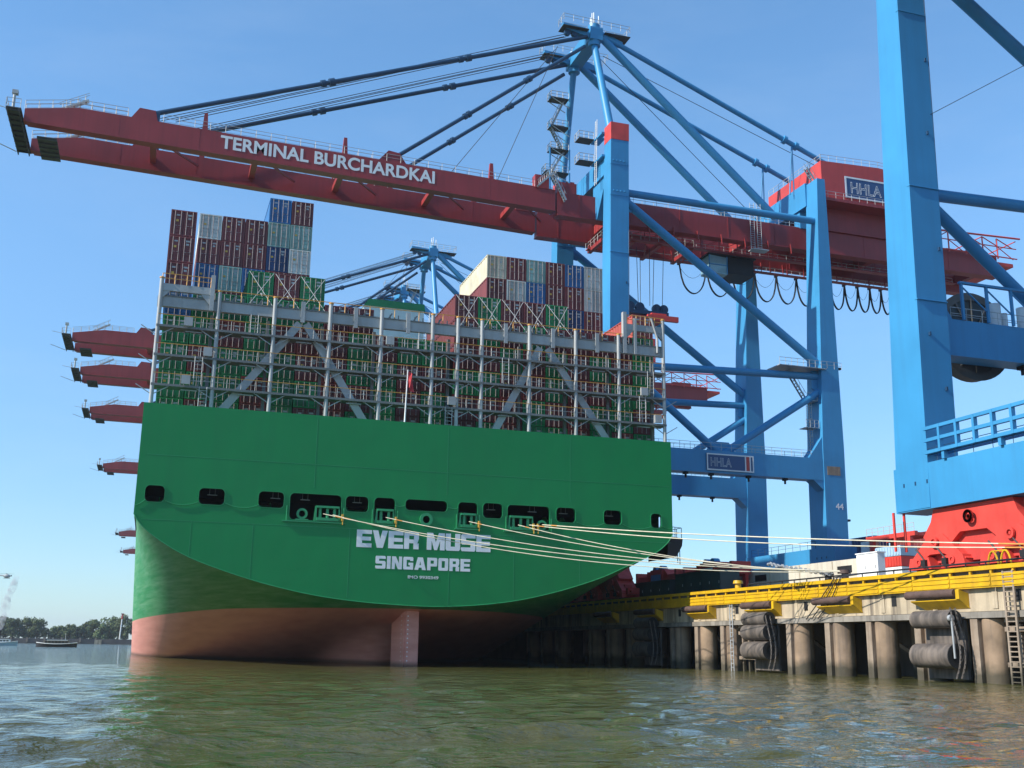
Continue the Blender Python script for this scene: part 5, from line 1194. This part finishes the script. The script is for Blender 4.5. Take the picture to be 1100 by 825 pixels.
# steam from the launch
sm = bpy.data.materials.new('steam'); sm.use_nodes = True; nt = sm.node_tree; nt.nodes.remove(nt.nodes['Principled BSDF'])
pv = nt.nodes.new('ShaderNodeVolumePrincipled'); pv.inputs['Color'].default_value = (.95, .95, .97, 1)
ge = nt.nodes.new('ShaderNodeNewGeometry'); nz = nt.nodes.new('ShaderNodeTexNoise'); nz.inputs['Scale'].default_value = .45; nz.inputs['Detail'].default_value = 3
mr = nt.nodes.new('ShaderNodeMapRange'); mr.inputs[1].default_value = .42; mr.inputs[2].default_value = .7; mr.inputs[4].default_value = .55
nt.links.new(ge.outputs['Position'], nz.inputs['Vector']); nt.links.new(nz.outputs[0], mr.inputs[0]); nt.links.new(mr.outputs[0], pv.inputs['Density'])
nt.links.new(pv.outputs[0], nt.nodes['Material Output'].inputs['Volume']); M['steam'] = sm
c = MB(); pr = [(0, 5.2, .5), (.3, 8, 1.3), (.2, 11, 1.7), (1.2, 14, 1.9), (1.0, 17, 1.5), (2.6, 21, 1.6), (3.4, 25, 1.1), (5, 29, .5)]
ring = []
for dx, z, r in pr:
    for k in range(12): a = 2*math.pi*k/12; ring.append((-51.5+dx+r*math.cos(a), 454+r*math.sin(a), z))
c.poly(ring, [(i*12+k, i*12+(k+1) % 12, (i+1)*12+(k+1) % 12, (i+1)*12+k) for i in range(len(pr)-1) for k in range(12)]+[tuple(range(11, -1, -1)), tuple(range(84, 96))])
tag(c.build('steam_plume', 'steam', None, (-51.5, 454, 5)), 'thin white steam plume rising from the launch funnel at left', 'smoke', kind='stuff')
# distant helicopter
b = (-105, 900, 48.5); t = empty('helicopter', b, 'tiny pale helicopter low in the sky at the left edge', 'helicopter')
c = MB(); pr = [(-2.6, .2), (-2.2, .9), (-1, 1.3), (.5, 1.3), (1.6, 1.0), (2.4, .5), (6, .25), (7.5, .15)]; ring = []
for dx, r in pr:
    for k in range(10): a = 2*math.pi*k/10; ring.append((-105-dx+3, 900+r*math.cos(a), 48.5+r*math.sin(a)*1.1+(.4 if dx > 2 else 0)))
c.poly(ring, [(i*10+k, i*10+(k+1) % 10, (i+1)*10+(k+1) % 10, (i+1)*10+k) for i in range(len(pr)-1) for k in range(10)]+[tuple(range(9, -1, -1)), tuple(range(70, 80))])
c.build('fuselage', 'rail_grey', t, b, smooth=True)
MB().box(-107, 899.8, 50.2, -97, 900.2, 50.3).box(-102.2, 895, 50.2, -101.8, 905, 50.3).tube((-102, 900, 49.6), (-102, 900, 50.3), .2, 8).build('rotor', 'dark', t, b)
MB().box(-104, 898.8, 46.8, -99.5, 899, 46.95).box(-104, 901, 46.8, -99.5, 901.2, 46.95).tube((-102.5, 898.9, 46.9), (-102.5, 899.5, 47.6), .08, 5).tube((-102.5, 901.1, 46.9), (-102.5, 900.5, 47.6), .08, 5).build('skids', 'dark', t, b)
MB().box(-99.2, 899.2, 48.4, -98.6, 900.8, 49.3).build('windscreen', 'dark', t, b)

# ------------------------------------------------------------------ air
hz = bpy.data.materials.new('haze'); hz.use_nodes = True; nt = hz.node_tree; nt.nodes.remove(nt.nodes['Principled BSDF'])
pv = nt.nodes.new('ShaderNodeVolumePrincipled'); pv.inputs['Color'].default_value = (.86, .92, 1, 1); pv.inputs['Density'].default_value = HAZE; pv.inputs['Anisotropy'].default_value = 0.3
nt.links.new(pv.outputs[0], nt.nodes['Material Output'].inputs['Volume']); M['haze'] = hz
tag(MB().box(-9300, -9300, -8, 9300, 9300, 150).build('haze', 'haze'), 'thin pale river air that fades the far bank', 'haze', kind='stuff')
